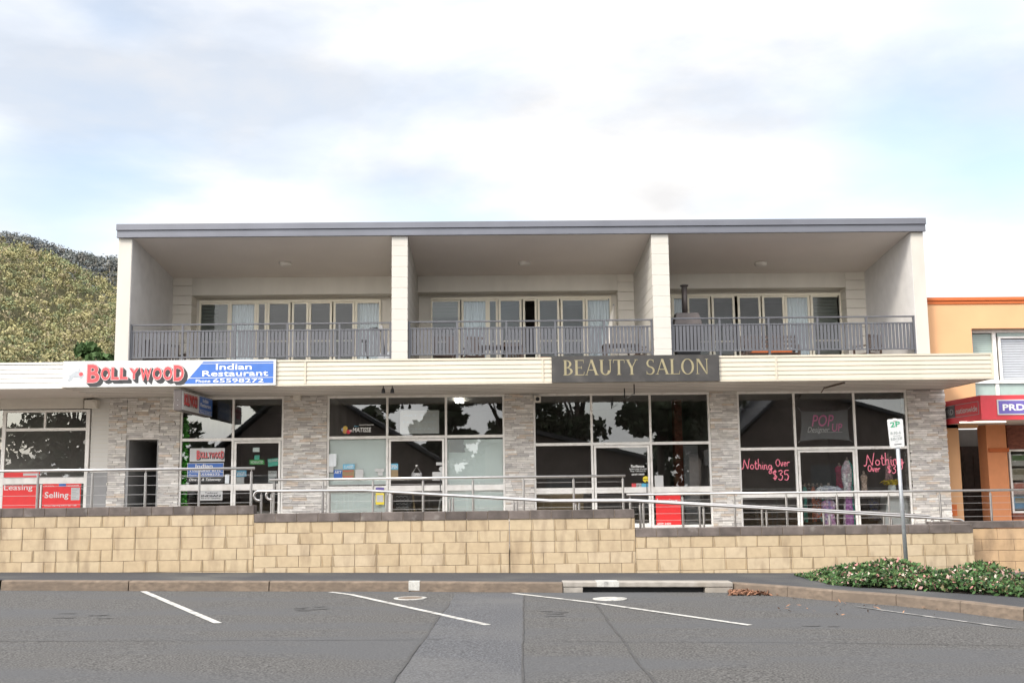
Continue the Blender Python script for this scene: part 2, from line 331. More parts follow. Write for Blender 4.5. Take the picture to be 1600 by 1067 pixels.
# ============================================================ GROUND
g=MB(); R_=1500
g.poly([(-R_,-300,gz(-R_,0,0)),(R_,-300,gz(R_)),(R_,R_,gz(R_)),(-R_,R_,gz(-R_))])
struct(g,'road',M['asphalt'])
# kerb line (base of kerb face) from ground pixels
kb=[(-40,YK+0.25)]
for px,py in ((0,922),(200,923),(420,923.5),(640,924),(880,925.5)): kb.append(G(px,py))
kb += [G(1145,925), G(1230,932), G(1300,938.5), G(1400,946), G(1500,957), G(1600,970)]
x,y=kb[-1]; kb += [(x+2.5,y-1.5),(x+6,y-4.5)]
def offset(path,d):
    o=[]
    for i,(x,y) in enumerate(path):
        a=Vector(path[max(i-1,0)]); b=Vector(path[min(i+1,len(path)-1)]); t=(b-a).normalized(); n=Vector((-t.y,t.x))
        o.append((x+n.x*d,y+n.y*d))
    return o
KH=0.155; kin=offset(kb,0.16); kbv=offset(kb,0.015)
iL,iR=5,6            # drain inlet between these points
def kerbstrip(i0,i1,m,h=KH):
    for i in range(i0,i1):
        (a,b)=(kb[i],kb[i+1]); n=max(1,int((Vector(b)-Vector(a)).length/2.4))
        for j in range(n):
            t0=j/n+0.004; t1=(j+1)/n-0.004
            l=lambda p,q,t:(p[0]+(q[0]-p[0])*t,p[1]+(q[1]-p[1])*t)
            A0,A1=l(kb[i],kb[i+1],t0),l(kb[i],kb[i+1],t1); V0,V1=l(kbv[i],kbv[i+1],t0),l(kbv[i],kbv[i+1],t1); B0,B1=l(kin[i],kin[i+1],t0),l(kin[i],kin[i+1],t1)
            z=lambda p,hh:(p[0],p[1],gz(p[0],0,hh))
            vs=[z(A0,-.05),z(A1,-.05),z(V1,h-0.02),z(V0,h-0.02),z(offs(V0,B0,.02),h),z(offs(V1,B1,.02),h),z(B1,h+.002),z(B0,h+.002),z(B0,-.05),z(B1,-.05)]
            m.add(vs,[(0,1,2,3),(3,2,5,4),(4,5,6,7),(7,6,9,8),(0,3,4,7,8),(1,9,6,5,2)])
def offs(a,b,d):
    v=(Vector(b)-Vector(a)).normalized()*d; return (a[0]+v.x,a[1]+v.y)
k=MB(); kerbstrip(0,iL,k); kerbstrip(iR,len(kb)-1,k)
struct(k,'kerb',M['kerb'])
# footpath behind the kerb
fp=MB(); kp=offset(kb,0.155)
back=[(40,26),(-40,26)]
pts=[(x,y,gz(x,0,KH-0.004)) for x,y in kp]+[(x,y,gz(x,0,KH-0.004)) for x,y in back]
fp.poly(pts); struct(fp,'footpath',M['asphalt_path'])
# drain inlet (a pale lintel over a dark slot)
dr=thing('storm_drain','long pale concrete drain inlet with dark slot set in the kerb','drain',(*kb[iL],gz(kb[iL][0])))
xa,xb=kb[iL][0],kb[iR][0]; ya=(kb[iL][1]+kb[iR][1])/2
def sl(mb,x0,x1,y0,y1,h0,h1,mi=0):
    mb.add([(x,y,gz(x,0,h)) for (x,y,h) in ((x0,y0,h0),(x1,y0,h0),(x1,y1,h0),(x0,y1,h0),(x0,y0,h1),(x1,y0,h1),(x1,y1,h1),(x0,y1,h1))],
      [(0,1,5,4),(1,2,6,5),(2,3,7,6),(3,0,4,7),(4,5,6,7),(3,2,1,0)],mi)
d=MB(); sl(d,xa,xb,ya-0.01,ya+0.34,0.085,KH+0.008); sl(d,xa,xa+0.32,ya,ya+0.3,-.05,0.083); sl(d,xb-0.45,xb,ya,ya+0.3,-.05,0.083)
d.build('lintel',M['kerb_pale'],dr,bevel=0.012)
d=MB(); sl(d,xa+.3,xb-.43,ya+0.16,ya+0.5,0.005,0.08); d.build('slot',M['black'],dr)
d=MB(); sl(d,G(920,912)[0],G(952,912)[0],ya-0.013,ya+0.36,0.09,KH+0.011); d.build('painted_mark',M['paint'],dr)
# painted kerb marker
km=MB(); a=G(640,922)[0]; b=G(657,922)[0]; yk=kb[4][1]
sl(km,a,b,yk-0.004,yk+0.166,0.02,KH+0.006); tag(km.build('kerb_marker',M['paint']),'small white painted square on the kerb left of the drain','kerb marker')
# road marks
def strip(px0,py0,px1,py1,w,m,name,label,h=0.004,cat='road marking',grp=None,mid=None):
    pts=[Vector(G(px0,py0))]+([Vector(G(*mid))] if mid else [])+[Vector(G(px1,py1))]
    mb=MB(); Lp=[];Rp=[]
    for i,p in enumerate(pts):
        t=(pts[min(i+1,len(pts)-1)]-pts[max(i-1,0)]).normalized(); n=Vector((-t.y,t.x))*w/2; Lp.append(p+n);Rp.append(p-n)
    for i in range(len(pts)-1):
        q=[Rp[i],Rp[i+1],Lp[i+1],Lp[i]]; mb.poly([(v.x,v.y,gz(v.x,0,h)) for v in q])
    o=mb.build(name,M[m]); 
    return tag(o,label,cat,grp) if label else tag(o,kind='structure')
strip(224,924,341,974,0.10,'paint','parking_line','leftmost white parking line, angled short line nearest the left edge',cat='road marking',grp='white parking bay lines',h=.008)
strip(516,925,762,976.5,0.10,'paint','parking_line','white parking line crossing the road seam below the kerb marker',.008,grp='white parking bay lines',mid=(548,929))
strip(802,927,1172,977,0.10,'paint','parking_line','long white parking line running from below the drain inlet',.008,grp='white parking bay lines',mid=(930,942)) 
strip(1340,948,1585,982,0.07,'paint_worn','parking_line','faint worn white parking line beside the curved kerb at right',.008,grp='white parking bay lines')
# patch and seams
def gp(px,py,h): x,y=G(px,py); return (x,y,gz(x,0,h))
pa=MB(); pa.poly([gp(612,1067,.004),gp(818,1067,.004),gp(930,1067,.004) if False else gp(818,1067,.004),gp(818,928,.004),gp(712,928,.004),gp(703,942,.004)][:2]+[gp(818,928,.004),gp(712,928,.004),gp(703,942,.004)])
x0,y0=G(560,1150); x1,y1=G(815,1150)
pa=MB(); pa.poly([(x0,y0,gz(x0,0,.004)),(x1,y1,gz(x1,0,.004)),gp(818,928,.004),gp(712,928,.004),gp(703,942,.004)])
struct(pa,'road_patch',M['asphalt_patch'])
def seam(pts,w):
    mb=MB(); pl=[]
    for i in range(len(pts)-1):
        a=Vector(G(*pts[i])); b=Vector(G(*pts[i+1])); n=max(2,int((b-a).length/0.35))
        for j in range(n): pl.append(a.lerp(b,j/n)+Vector((random.uniform(-1,1),random.uniform(-1,1)))*0.012)
    pl.append(Vector(G(*pts[-1])))
    for i in range(len(pl)-1):
        t=(pl[i+1]-pl[i]).normalized(); n=Vector((-t.y,t.x))*w*random.uniform(.35,.6)
        q=[pl[i]-n,pl[i+1]-n,pl[i+1]+n,pl[i]+n]; mb.poly([(v.x,v.y,gz(v.x,0,.0065)) for v in q])
    struct(mb,'road_seam',M['seam'])
seam([(703,942),(612,1067),(560,1150)],.028); seam([(818,928),(815,1150)],.018); seam([(928,940),(1022,1067),(1080,1150)],.022)
seam([(-50,1002),(690,999)],.014); seam([(880,1002),(1300,1004),(1660,1010)],.014)
st=MB()
for px,py,n_,w_,h_ in ((125,962,5,40,4),(490,950,6,45,4),(880,960,6,26,6),(1290,980,2,26,4)):
    for _ in range(n_):
        cx_=px+random.uniform(-w_,w_); cy_=py+random.uniform(-h_,h_); lw_=random.uniform(5,16); x_,y_=G(cx_,cy_); rx_=lw_/97*17.5/16; ry_=random.uniform(.03,.09); k_=12
        st.poly([(x_+rx_*math.cos(6.283*i/k_)*random.uniform(.6,1.2),y_+ry_*math.sin(6.283*i/k_)*random.uniform(.4,1.3),gz(x_,0,.0052)) for i in range(k_)])
struct(st,'road_scuffs',M['scuff'])
for px,py,r,lab in ((641,934.5,.25,'pale ringed manhole cover in the road below the kerb marker'),(953,935.5,.26,'white round manhole cover beside the drain inlet')):
    x,y=G(px,py); mh=thing('manhole_cover',lab,'manhole cover',(x,y,gz(x)),)
    m=MB(); m.lathe([(r,0),(r,.008),(r-.06,.009)],(x,y,gz(x)),28); m.build('rim',M['paint'],mh)
    m=MB(); m.lathe([(r-.065,0),(r-.065,.0105)],(x,y,gz(x)),24); m.build('lid',M['paint'] if px>900 else M['kerb'],mh)

# leaf helper ------------------------------------------------
def leafmesh(name, cen, size, cols, parent=None, aspect=1.6, mat_='leaf', org=None, up=0.0, nrm=None):
    n=len(cen); a=np.random.normal(size=(n,3)); a[:,2]+=up
    if nrm is not None: a=nrm+a*.2
    a/=np.linalg.norm(a,axis=1)[:,None]
    b=np.cross(a,np.random.normal(size=(n,3))); b/=np.linalg.norm(b,axis=1)[:,None]; c=np.cross(a,b)
    s=np.asarray(size).reshape(-1,1)*np.random.uniform(.65,1.3,(n,1)); b=b*s*aspect/2; c=c*s/2
    o=np.array(org if org is not None else (0,0,0)); cen=cen-o
    v=np.stack([cen-b,cen-c*0.9,cen+b,cen+c],1).reshape(-1,3)
    me=bpy.data.meshes.new(name); me.vertices.add(4*n); me.vertices.foreach_set('co',v.ravel())
    me.loops.add(4*n); me.loops.foreach_set('vertex_index',np.arange(4*n)); me.polygons.add(n); me.polygons.foreach_set('loop_start',np.arange(n)*4)
    me.update(calc_edges=True); me.materials.append(M[mat_])
    at=me.color_attributes.new('col','FLOAT_COLOR','CORNER'); cc=np.concatenate([np.repeat(cols,4,axis=0),np.ones((4*n,1))],1); at.data.foreach_set('color',cc.ravel())
    ob=bpy.data.objects.new(name,me); COL.objects.link(ob)
    if parent is not None: ob.parent=parent
    else: ob.location=tuple(o)
    return ob
# ============================================================ GARDEN BED and leaf litter
def bed():
    N=30000
    fr=[(1276,906),(1296,912),(1340,917),(1400,919),(1480,925),(1560,930),(1660,936)]   # front edge on the ground
    front=[G(px,py,KH) for px,py in fr]
    cen=[];cols=[]
    xs=[p[0] for p in front]; ys=[p[1] for p in front]
    rng=np.random.default_rng(3)
    x=rng.uniform(xs[0]-.05,xs[-1],N); y0=np.interp(x,xs,ys)
    yb=19.3; t=rng.uniform(0,1,N)**1.15; y=y0+(yb-y0)*t
    edge=np.clip((x-xs[0])/.5,0.12,1)
    hh=0.46*edge*(0.66+0.26*np.sin(x*3.1+1)*np.cos(x*1.7)+0.2*np.sin(x*9+y*5)*np.sin(x*5.3+y*7))
    prof=np.clip(np.sin(np.pi*np.clip(t*0.92+0.1,0,1))**.5,0.25,1)
    z=SLOPE*x+KH+hh*prof*rng.uniform(0,1,N)**.45
    cen=np.stack([x+rng.normal(0,.03,N),y-rng.uniform(0,.1,N),z],1)
    base=np.array([[.045,.09,.03],[.06,.125,.04],[.028,.055,.024],[.11,.16,.06],[.12,.10,.05]])
    c=base[rng.choice(5,N,p=[.34,.28,.2,.1,.08])]
    pk=rng.uniform(size=N)<.13*(0.4+0.9*(z-SLOPE*x-KH)/.42)
    pc=np.array([[.48,.30,.27],[.50,.44,.36],[.40,.18,.17]])[rng.choice(3,N)]
    c=np.where(pk[:,None],pc,c)
    o=leafmesh('ground_cover',cen,0.042,c,org=(front[3][0],front[3][1]+1,0.1),aspect=1.7)
    tag(o,'low bed of glossy green shrubs with pink and white new leaves beside kerb','shrubs',kind='stuff')
    m=MB(); pts=[(a,b+.03,gz(a,0,KH+.004)) for a,b in front]+[(xs[-1],yb,gz(xs[-1],0,KH+.004)),(xs[0],yb,gz(xs[0],0,KH+.004))]
    m.poly(pts); struct(m,'garden_soil',M['soil'])
bed()
def litter(px0,px1,py0,py1,n,name,label,col):
    c=[]
    for i in range(n):
        u=random.random(); px=px0+(px1-px0)*u; py=random.triangular(py0,py1,(py0+py1)/2)
        x,y=G(px,py); c.append((x,y,gz(x,0,.012+random.random()*.05*(1-abs(u-.4)))))
    cl=np.array([col]*n)*np.random.uniform(.5,1.4,(n,1))
    o=leafmesh(name,np.array(c),.036 if n>300 else .022,cl,aspect=3.2,org=c[0],up=2.0); tag(o,label,'dead leaves',kind='stuff')
litter(1140,1215,923.5,931,700,'leaf_litter','pile of brown dead leaves in the gutter beside the drain',(.2,.10,.06))
litter(1215,1600,932,972,70,'leaf_scatter','thin scatter of brown leaves along the curved gutter',(.26,.14,.08))
# ============================================================ RETAINING WALL
def shade(c,a): k=1+random.uniform(-a,a); return (c[0]*k,c[1]*k,c[2]*k)
BL=[(.415,.33,.22),(.405,.32,.212),(.42,.337,.226),(.398,.312,.204),(.428,.346,.24)]
def block_wall(root,x0,x1,zt,Y,first=0,ch=.2,bl=.4,pal=BL,th=.2,m='block'):
    mb=MB(); r=0; z=zt
    while z>-.35:
        zb=z-ch; x=x0-(bl/2 if (r+first)%2 else 0)
        while x<x1:
            w=bl if random.random()>.1 else bl/2
            a=max(x+.004,x0); b=min(x+w-.004,x1)
            if b-a>.03 and z>gz(x)+.05:
                d=random.uniform(-.003,.003); cc=shade(random.choice(pal),.02); mb.box(a,b,Y+d,Y+th,zb+.003,z-.003,0,cc)
                if m=='block' and bl<.5:
                    for side in (0,1):
                        if random.random()<.55:
                            w_=random.uniform(.012,.04); k_=random.uniform(.62,.88); p0=a+.007 if side==0 else b-.007-w_; mb.add([(p0,Y+d-.001,zb+.01),(p0+w_,Y+d-.001,zb+.01),(p0+w_*(1 if side else .4),Y+d-.001,z-.01),(p0+(0 if not side else w_*.5),Y+d-.001,z-.01)],[(0,1,2,3)],0,(cc[0]*k_,cc[1]*k_*.95,cc[2]*k_*.88))
            x+=w
        z=zb; r+=1
    mb.build('blockwork',M[m],root,bevel=.006)
    q=MB(); q.box(x0+.005,x1-.005,Y+.009,Y+th-.01,-.5,zt-.01); q.build('mortar',M['mortar'],root)
def coping(root,x0,x1,zt,Y,h=.15,l=.38,th=.26):
    mb=MB(); x=x0
    while x<x1-.02:
        w=min(l,x1-x); c=shade((.105,.088,.08),.25); mb.box(x+.004,x+w-.004,Y-.015,Y+th,zt-h,zt+random.uniform(-.003,.003),0,c); x+=w
    mb.build('coping',M['coping'],root,bevel=.006)
    q=MB(); q.box(x0+.01,x1-.01,Y-.005,Y+th-.01,zt-h+.005,zt-.012); q.build('coping_mortar',M['mortar'],root)
s1=XX(397,YW,800); s2=XX(992,YW,820); s3=XX(1521,YW,840); xl=-16.0; xj=XX(796,YW,840)
z1=ZZ(792,YW,200); z2=ZZ(799,YW,690); z3=ZZ(822,YW,1255)
rw=thing('retaining_wall','long sandy concrete block retaining wall with dark stepped brick coping','wall',(0,YW,0))
h=.15
block_wall(rw,xl,s1,z1-h,YW,0); coping(rw,xl,s1,z1,YW)
block_wall(rw,s1+.004,xj-.006,z2-h,YW,1); block_wall(rw,xj+.006,s2,z2-h,YW,0); coping(rw,s1+.004,s2,z2,YW)
block_wall(rw,s2+.004,s3,z3-h,YW,1); coping(rw,s2+.004,s3,z3,YW)
rw2=thing('retaining_wall','plain smooth tan block wall at right end behind the shrubs','wall',(s3,YW+.3,0))
z4=ZZ(814,YW+.35,1560)
block_wall(rw2,s3-.6,s3+9,z4-.13,YW+.35,0,ch=.2,bl=.6,pal=[(.42,.29,.17),(.435,.30,.18)])
coping(rw2,s3-.6,s3+9,z4,YW+.35,h=.12,l=1.5)
# walkway and ramp
FA,FB,FC,FD=ZZ(685.8,YF,360)-2.06, ZZ(683,YF,650)-2.06, ZZ(693.5,YF,970)-2.06, ZZ(699.6,YF,1290)-2.06
YR=21.95
wk=MB()
def slabx(mb,x0,x1,za,zb,y0,y1):
    mb.add([(x0,y0,-.6),(x1,y0,-.6),(x1,y1,-.6),(x0,y1,-.6),(x0,y0,za),(x1,y0,zb),(x1,y1,zb),(x0,y1,za)],[(0,1,5,4),(1,2,6,5),(2,3,7,6),(3,0,4,7),(4,5,6,7),(3,2,1,0)])
xc=XX(812,YF); xd=XX(1132,YF)
slabx(wk,xl,s1,1.0,1.0,YW+.19,YF+.5)
slabx(wk,s1+.002,xc,FB-.02,FB-.02,YR,YF+.5); slabx(wk,xc+.002,xd,FC-.02,FC-.02,YR,YF+.5); slabx(wk,xd+.002,s3+9,FD-.02,FD-.02,YR,YF+.5)
struct(wk,'walkway',M['slab'])
YN,YFAR=20.35,21.75
railpts=[(400,767),(570,766),(860,782.5),(990,782),(1500,811)]
rp=[(P(px,py,20.7)) for px,py in railpts]
rm=MB()
for i in range(4):
    slabx(rm,rp[i][0],rp[i+1][0]-.002,rp[i][1]-.9,rp[i+1][1]-.9,YW+.19,YR-.002)
struct(rm,'ramp',M['slab'])
# ---------------------------------------------------------- handrails
def cable_rail(name,label,pxs,px0,px1,pya,pyb,Y,zf,ends=None):
    """posts at pxs, rail from px0 to px1"""
    a=P(px0,pya,Y); b=P(px1,pyb,Y); z=(a[1]+b[1])/2
    t=thing(name,label,'handrail',(a[0],Y,zf(a[0])),'stainless handrails along the walkway')
    m=MB(); m.tube([(a[0],Y,z),(b[0],Y,z)],.025,10); m.build('top_rail',M['steel'],t,smooth=True)
    X=[XX(p,Y,(pya+pyb)/2) for p in pxs]
    for x in X:
        zz=zf(x); p=MB(); p.tube([(x,Y,zz),(x,Y,z-.06)],.024,10); p.lathe([(.05,0),(.05,.01)],(x,Y,zz),12); p.tube([(x,Y,z-.06),(x,Y,z-.02)],.009,6); p.build('post',M['steel'],t,smooth=False)
    hb=max(zf(x) for x in X); n=6
    for k_ in range(n):
        c=MB(); zc=z-.12-(z-.12-hb-.08)*k_/(n-1)
        c.tube([(X[0] if X[0]>a[0]+.3 else X[0],Y,zc),(X[-1],Y,zc)],.0035,5); c.build('wire',M['cable'],t)
    return t
t=cable_rail('handrail','upper left steel handrail with wires above the highest wall step',[-22,60,145,228,312,393],-120,398,737,731.5,20.25,lambda x:1.02)
t=cable_rail('handrail','middle steel handrail with wires in front of the centre shop windows',[428,505,583,661,739,818,896,973],421,977,750,742.5,22.5,lambda x:FB-.02 if x<xc else FC-.02)
t=cable_rail('handrail','right steel handrail with wires running past the dress shop to the edge',[984,1066,1147,1228,1307,1388,1468,1547,1626,1700],979,1720,772,764,22.5,lambda x:FC-.02 if x<xd else FD-.02)
def ramp_rail(label,Y,pl,pr,posts):
    base=[(p[0]*Y/20.7,p[1]) for p in rp]
    def zat(x): return float(np.interp(x,[b[0] for b in base],[b[1] for b in base]))
    xa=XX(pl,Y,768); xb=XX(pr,Y,811)
    t=thing('handrail',label,'handrail',(xa,Y,zat(xa)-.9),'stainless handrails along the walkway')
    pts=[]
    r=.085; za=zat(xa)
    for k_ in range(7):
        an=-math.pi/2-math.pi*k_/6; pts.append((xa+r+ r*math.cos(an) if True else 0,Y,za-r+ r*math.sin(an)))
    pts=[(xa+r+r*.6,Y,za-2*r)]+pts
    for b in base:
        if xa+2*r<b[0]<xb-2*r: pts.append((b[0],Y,b[1]))
    zb=zat(xb)
    pts.append((xb-r,Y,zb+.005))
    for k_ in range(1,6):
        an=math.pi/2-math.pi*k_/6; pts.append((xb-r+r*math.cos(an),Y,zb-r+r*math.sin(an)))
    m=MB(); m.tube(pts,.024,10); m.build('top_rail',M['steel'],t,smooth=True)
    for p in posts:
        x=XX(p,Y,790); z=zat(x); q=MB(); q.tube([(x,Y,z-.9),(x,Y,z-.06)],.022,10); q.tube([(x,Y,z-.06),(x,Y,z-.02)],.009,6); q.build('post',M['steel'],t)
ramp_rail('near steel ramp handrail with hooked ends sloping down to the right',YN,397,1507,[408,504,604,703,803,900,1000,1099,1197,1295,1392,1488])
ramp_rail('far steel ramp handrail behind the near one, ending short of it',YFAR,416,1457,[424,515,612,708,808,905,1005,1093,1190,1286,1380,1445])
# ============================================================ MAIN BUILDING
ZC=3.94                      # soffit / shop ceiling
ZAT=ZZ(560.7,YA,612); ZAB=ZZ(601.4,YA,612)
ZFT,ZFM,ZFB=ZZ(347.5,YF,815),ZZ(356.5,YF,815),ZZ(366,YF,815)
ZCEILB=ZZ(440,YB,815)
bd=thing('commercial_building','two storey terrace of four stone clad shops below three recessed grey balconies','building',(0,YF,0))
XL0,XL1=XX(182,YF,470),XX(203,YF,470)
XM1a,XM1b=XX(612,YF,470),XX(637,YF,470)
XM2a,XM2b=XX(1020,YF,470),XX(1047,YF,470)
XR0,XR1=XX(1430,YF,470),XX(1448.5,YF,470)
ZD=4.6
# upper party walls
for a,b in ((XL0,XL1),(XR0,XR1)): m=MB(); m.box(a,b,YF,YF+12,ZAT-.05,ZFB); m.build('end_wall',M['wall_pale_lit'],bd)
for a,b in ((XL1,XL1+.012),(XR0-.012,XR0)): m=MB(); m.box(a,b,YF+.02,YB,ZD,ZFB-.01); m.build('inner_lining',M['wall_grey'],bd)
def clad(a,b,name):
    m=MB(); zz=ZAT-.05
    z=ZFB-.01
    while z>zz:
        m.box(a,b,YF-.02,YB-.02,max(z-.264,zz),z-.007); z-=.27
    o=m.build(name,M['board_pale'],bd,bevel=.003)
    q=MB(); q.box(a+.008,b-.008,YF-.012,YB,zz,ZFB-.015); q.build('cladding_backing',M['board_grey'],bd)
clad(XM1a,XM1b,'dividing_wall'); clad(XM2a,XM2b,'dividing_wall')
# roof + fascia
rx0,rx1=XL0-.03,XR1+.05
def zr(y): return ZFT-(y-YF)*0.06
m=MB(); m.prism([(rx0,YF-.12,ZFT),(rx0,YF+12.3,ZFT-.75),(rx0,YF+12.3,ZFT-.83),(rx0,YF-.1,ZFM+.012)],(rx1-rx0,0,0)); m.build('roof',M['roofmetal'],bd)
m=MB(); m.box(rx0,rx1,YF-.13,YF-.125+.02,ZFM+.005,ZFT+.005)
m.box(rx0+.01,rx1-.01,YF-.09,YF-.04,ZFB,ZFM-.004); m.box(rx0,rx1,YF-.14,YF-.04,ZFM-.004,ZFM+.012); m.box(rx0+.01,rx1-.01,YF-.105,YF-.02,ZFB-.03,ZFB-.002)
m.build('fascia',M['roofmetal'],bd,bevel=.004)
# balcony ceilings (slope back), bulkheads, rear walls
bays=[(XL1,XM1a),(XM1b,XM2a),(XM2b,XR0)]
ce=MB()
for a,b in bays:
    ce.add([(a,YF-.03,ZFB+.0),(b,YF-.03,ZFB+.0),(b,YB+.3,ZCEILB),(a,YB+.3,ZCEILB),(a,YF-.03,ZFB+.05),(b,YF-.03,ZFB+.05),(b,YB+.3,ZCEILB+.05),(a,YB+.3,ZCEILB+.05)],[(3,2,1,0),(4,5,6,7),(0,1,5,4),(2,3,7,6)])
ce.build('balcony_ceiling',M['ceiling'],bd)
YP=YB-.55
specs=[dict(pier=(280,299),bulk=(299,618),win=(312,595),wt=468.5,yb=(447,460),
            pan=[(312,358,'blind'),(360,400,'curtain'),(402,416,'glass'),(419,453,'glass'),(457,481,'glass'),(484,518,'glass'),(522,553,'glass'),(556,594,'curtain')]),
       dict(pier=(966,989),bulk=(650,966),win=(673,955),wt=464,yb=(442,455),
            pan=[(673,718,'blind'),(722,761,'curtain'),(763,777,'glass'),(780,814,'glass'),(818,838,'open'),(841,873,'glass'),(877,913,'glass'),(916,953,'curtain')]),
       dict(pier=(1323,1341),bulk=(1040,1323),win=(1022,1314),wt=459,yb=(437,450),
            pan=[(1022,1049,'blind'),(1051,1072,'curtain'),(1075,1109,'glass'),(1113,1147,'glass'),(1154,1188,'glass'),(1192,1225,'glass'),(1228,1265,'curtain'),(1268,1312,'blind')])]
for bi,((a,b),s) in enumerate(zip(bays,specs)):
    cx=(s['bulk'][0]+s['bulk'][1])/2
    zb=ZZ(s['yb'][1],YP,cx); zt=ZCEILB+.12
    p0,p1=XX(s['pier'][0],YP,480),XX(s['pier'][1],YP,480)
    if bi==0: p0=a+.013; b0,b1=p1,b
    else: b0,b1=(a if bi else p1),p0
    if bi>0: p1=b-.002 if bi==1 else b-.013
    m=MB(); z=zt
    while z>ZD: m.box(p0,p1,YP,YB+.1,max(ZD,z-.265),z-.006); z-=.27
    m.build('pier',M['board_grey'],bd)
    m=MB(); m.box(b0+.003,b1-.003,YP+.02,YB+.05,zb,zt); m.build('bulkhead',M['wall_pale'],bd)
    # rear wall around the glazing
    w0,w1=XX(s['win'][0],YB,480),XX(s['win'][1],YB,480); wz=ZZ(s['wt'],YB,cx)
    if bi==2: w0=max(w0,a+.05)
    m=MB(); x0_,x1_=(p1,b) if bi==0 else (a,p0)
    m.box(x0_,w0-.002,YB-.003,YB+.1,ZD,zb+.1); m.box(w1+.002,x1_,YB-.003,YB+.1,ZD,zb+.1)
    if wz<zb+.08: m.box(w0-.002,w1+.002,YB-.003,YB+.1,wz+.002,zb+.1)
    m.build('rear_wall',M['board_grey'],bd)
    # frame
    fr=MB(); t=.07
    pan=s['pan']; e=[(XX(p[0],YB,490),XX(p[1],YB,490),p[2]) for p in pan]
    fr.box(w0,w1,YB-.05,YB+.06,wz-t,wz)
    fr.box(w0,w0+.05,YB-.05,YB+.06,ZD,wz-t); fr.box(w1-.05,w1,YB-.05,YB+.06,ZD,wz-t)
    fr.box(w0+.05,w1-.05,YB-.05,YB+.06,ZD,ZD+.05)
    for i,(l,r,kind) in enumerate(e):
        l=max(l,w0)
        dy=.0 if i%2 else .025
        fr.box(l-.02,l+.045,YB-.035+dy,YB+.03+dy,ZD+.05,wz-t) if i else None
        fr.box(r-.045,r+.02,YB-.033+dy,YB+.032+dy,ZD+.05,wz-t) if i<len(e)-1 else None
        if kind in('glass','blind'): 
            zm=ZZ(533,YB,cx); fr.box(l+.045,r-.045,YB-.02+dy,YB+.01+dy,zm-.02,zm+.02)
        fr.box(l+.045,r-.045,YB-.03+dy,YB+.02+dy,wz-t-.05,wz-t-.002)
    wf=fr.build('window_frame',M['winframe'],bd,bevel=.004)
    for i,(l,r,kind) in enumerate(e):
        l=max(l,w0)
        if kind!='open':
            q=MB(); q.poly([(l,YB,ZD+.05),(r,YB,ZD+.05),(r,YB,wz-t),(l,YB,wz-t)]); q.build('pane',M['glass2'],wf)
        if kind=='blind':
            q=MB()
            z=wz-t
            lo=ZD+.05 if bi!=1 else ZZ(494,YB,cx)
            while z>lo: q.box(l+.04,r-.04,YB+.06,YB+.062,z-.09,z-.006); z-=.1
            q.build('blind',M['blind'],wf)
        if kind=='curtain':
            q=MB(); n=14
            for j in range(n):
                xa_=l+.02+(r-l-.04)*j/n; xb_=l+.02+(r-l-.04)*(j+1)/n; yy=(YB+.1,YB+.14)
                q.poly([(xa_,yy[j%2],ZD+.05),(xb_,yy[(j+1)%2],ZD+.05),(xb_,yy[(j+1)%2],wz-t-.04),(xa_,yy[j%2],wz-t-.04)])
            q.build('curtain',M['curtain'],wf)
        if bi==0 and i==0 or bi==2 and i==7: pass
    # room behind
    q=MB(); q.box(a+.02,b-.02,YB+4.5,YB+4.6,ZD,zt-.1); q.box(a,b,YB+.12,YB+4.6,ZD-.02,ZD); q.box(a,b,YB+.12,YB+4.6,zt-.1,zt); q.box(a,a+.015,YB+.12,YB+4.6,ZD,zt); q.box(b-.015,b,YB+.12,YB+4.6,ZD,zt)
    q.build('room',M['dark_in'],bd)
    # ceiling light
    lx,ly=[(446,412),(820,411),(1189,412)][bi]
    d=ray(lx,ly); # on sloping ceiling
    k=(ZCEILB-ZFB)/(YB+.3-YF); tt=(ZFB-k*YF-CAMZ-.02)/(d.z-k*d.y); c=(d.x*tt,d.y*tt,CAMZ+d.z*tt)
    q=MB(); q.lathe([(.10,-.075),(.15,-.055),(.17,-.02),(.17,.03)],c,24); o=q.build('ceiling_light',M['lampshade'],bd,smooth=True)
# balcony floor slab
m=MB(); m.box(XL0+.01,XR1-.01,YF-.02,YB+.2,ZD-.35,ZD); m.build('balcony_floor',M['slab'],bd)
# balustrades
def balus(a,b,pa,pb):
    (yra,yrb)=pa; z_top=ZZ((yra+yrb)/2,YF+.1,pb); Yq=YF+.1
    a+=.005; b-=.005; zt=z_top; zm=zt-.165; zb=zt-.86
    f=MB(); f.box(a,b,Yq-.03,Yq+.03,zt-.035,zt); f.box(a,b,Yq-.02,Yq+.02,zm-.035,zm); f.box(a,b,Yq-.02,Yq+.02,zb,zb+.035)
    n=5; xs=[a+(b-a)*i/n for i in range(1,n)]
    o=f.build('balustrade',M['railmetal'],bd,bevel=.003)
    for x in [a+.03]+xs+[b-.03]:
        p=MB(); p.box(x-.025,x+.025,Yq-.025,Yq+.0255,ZD,zt-.036); p.build('post',M['railmetal'],o)
    s=MB(); x=a+.07; sp=.0915
    while x<b-.06:
        if min(abs(x-q) for q in xs)>.05: s.box(x-.033,x+.033,Yq-.008,Yq+.008,zb+.036,zm-.036)
        x+=sp
    s.build('slats',M['railmetal'],o)
balus(bays[0][0],bays[0][1],(507.5,503),405); balus(bays[1][0],bays[1][1],(502.5,498.5),825); balus(bays[2][0],bays[2][1],(497,493),1240)
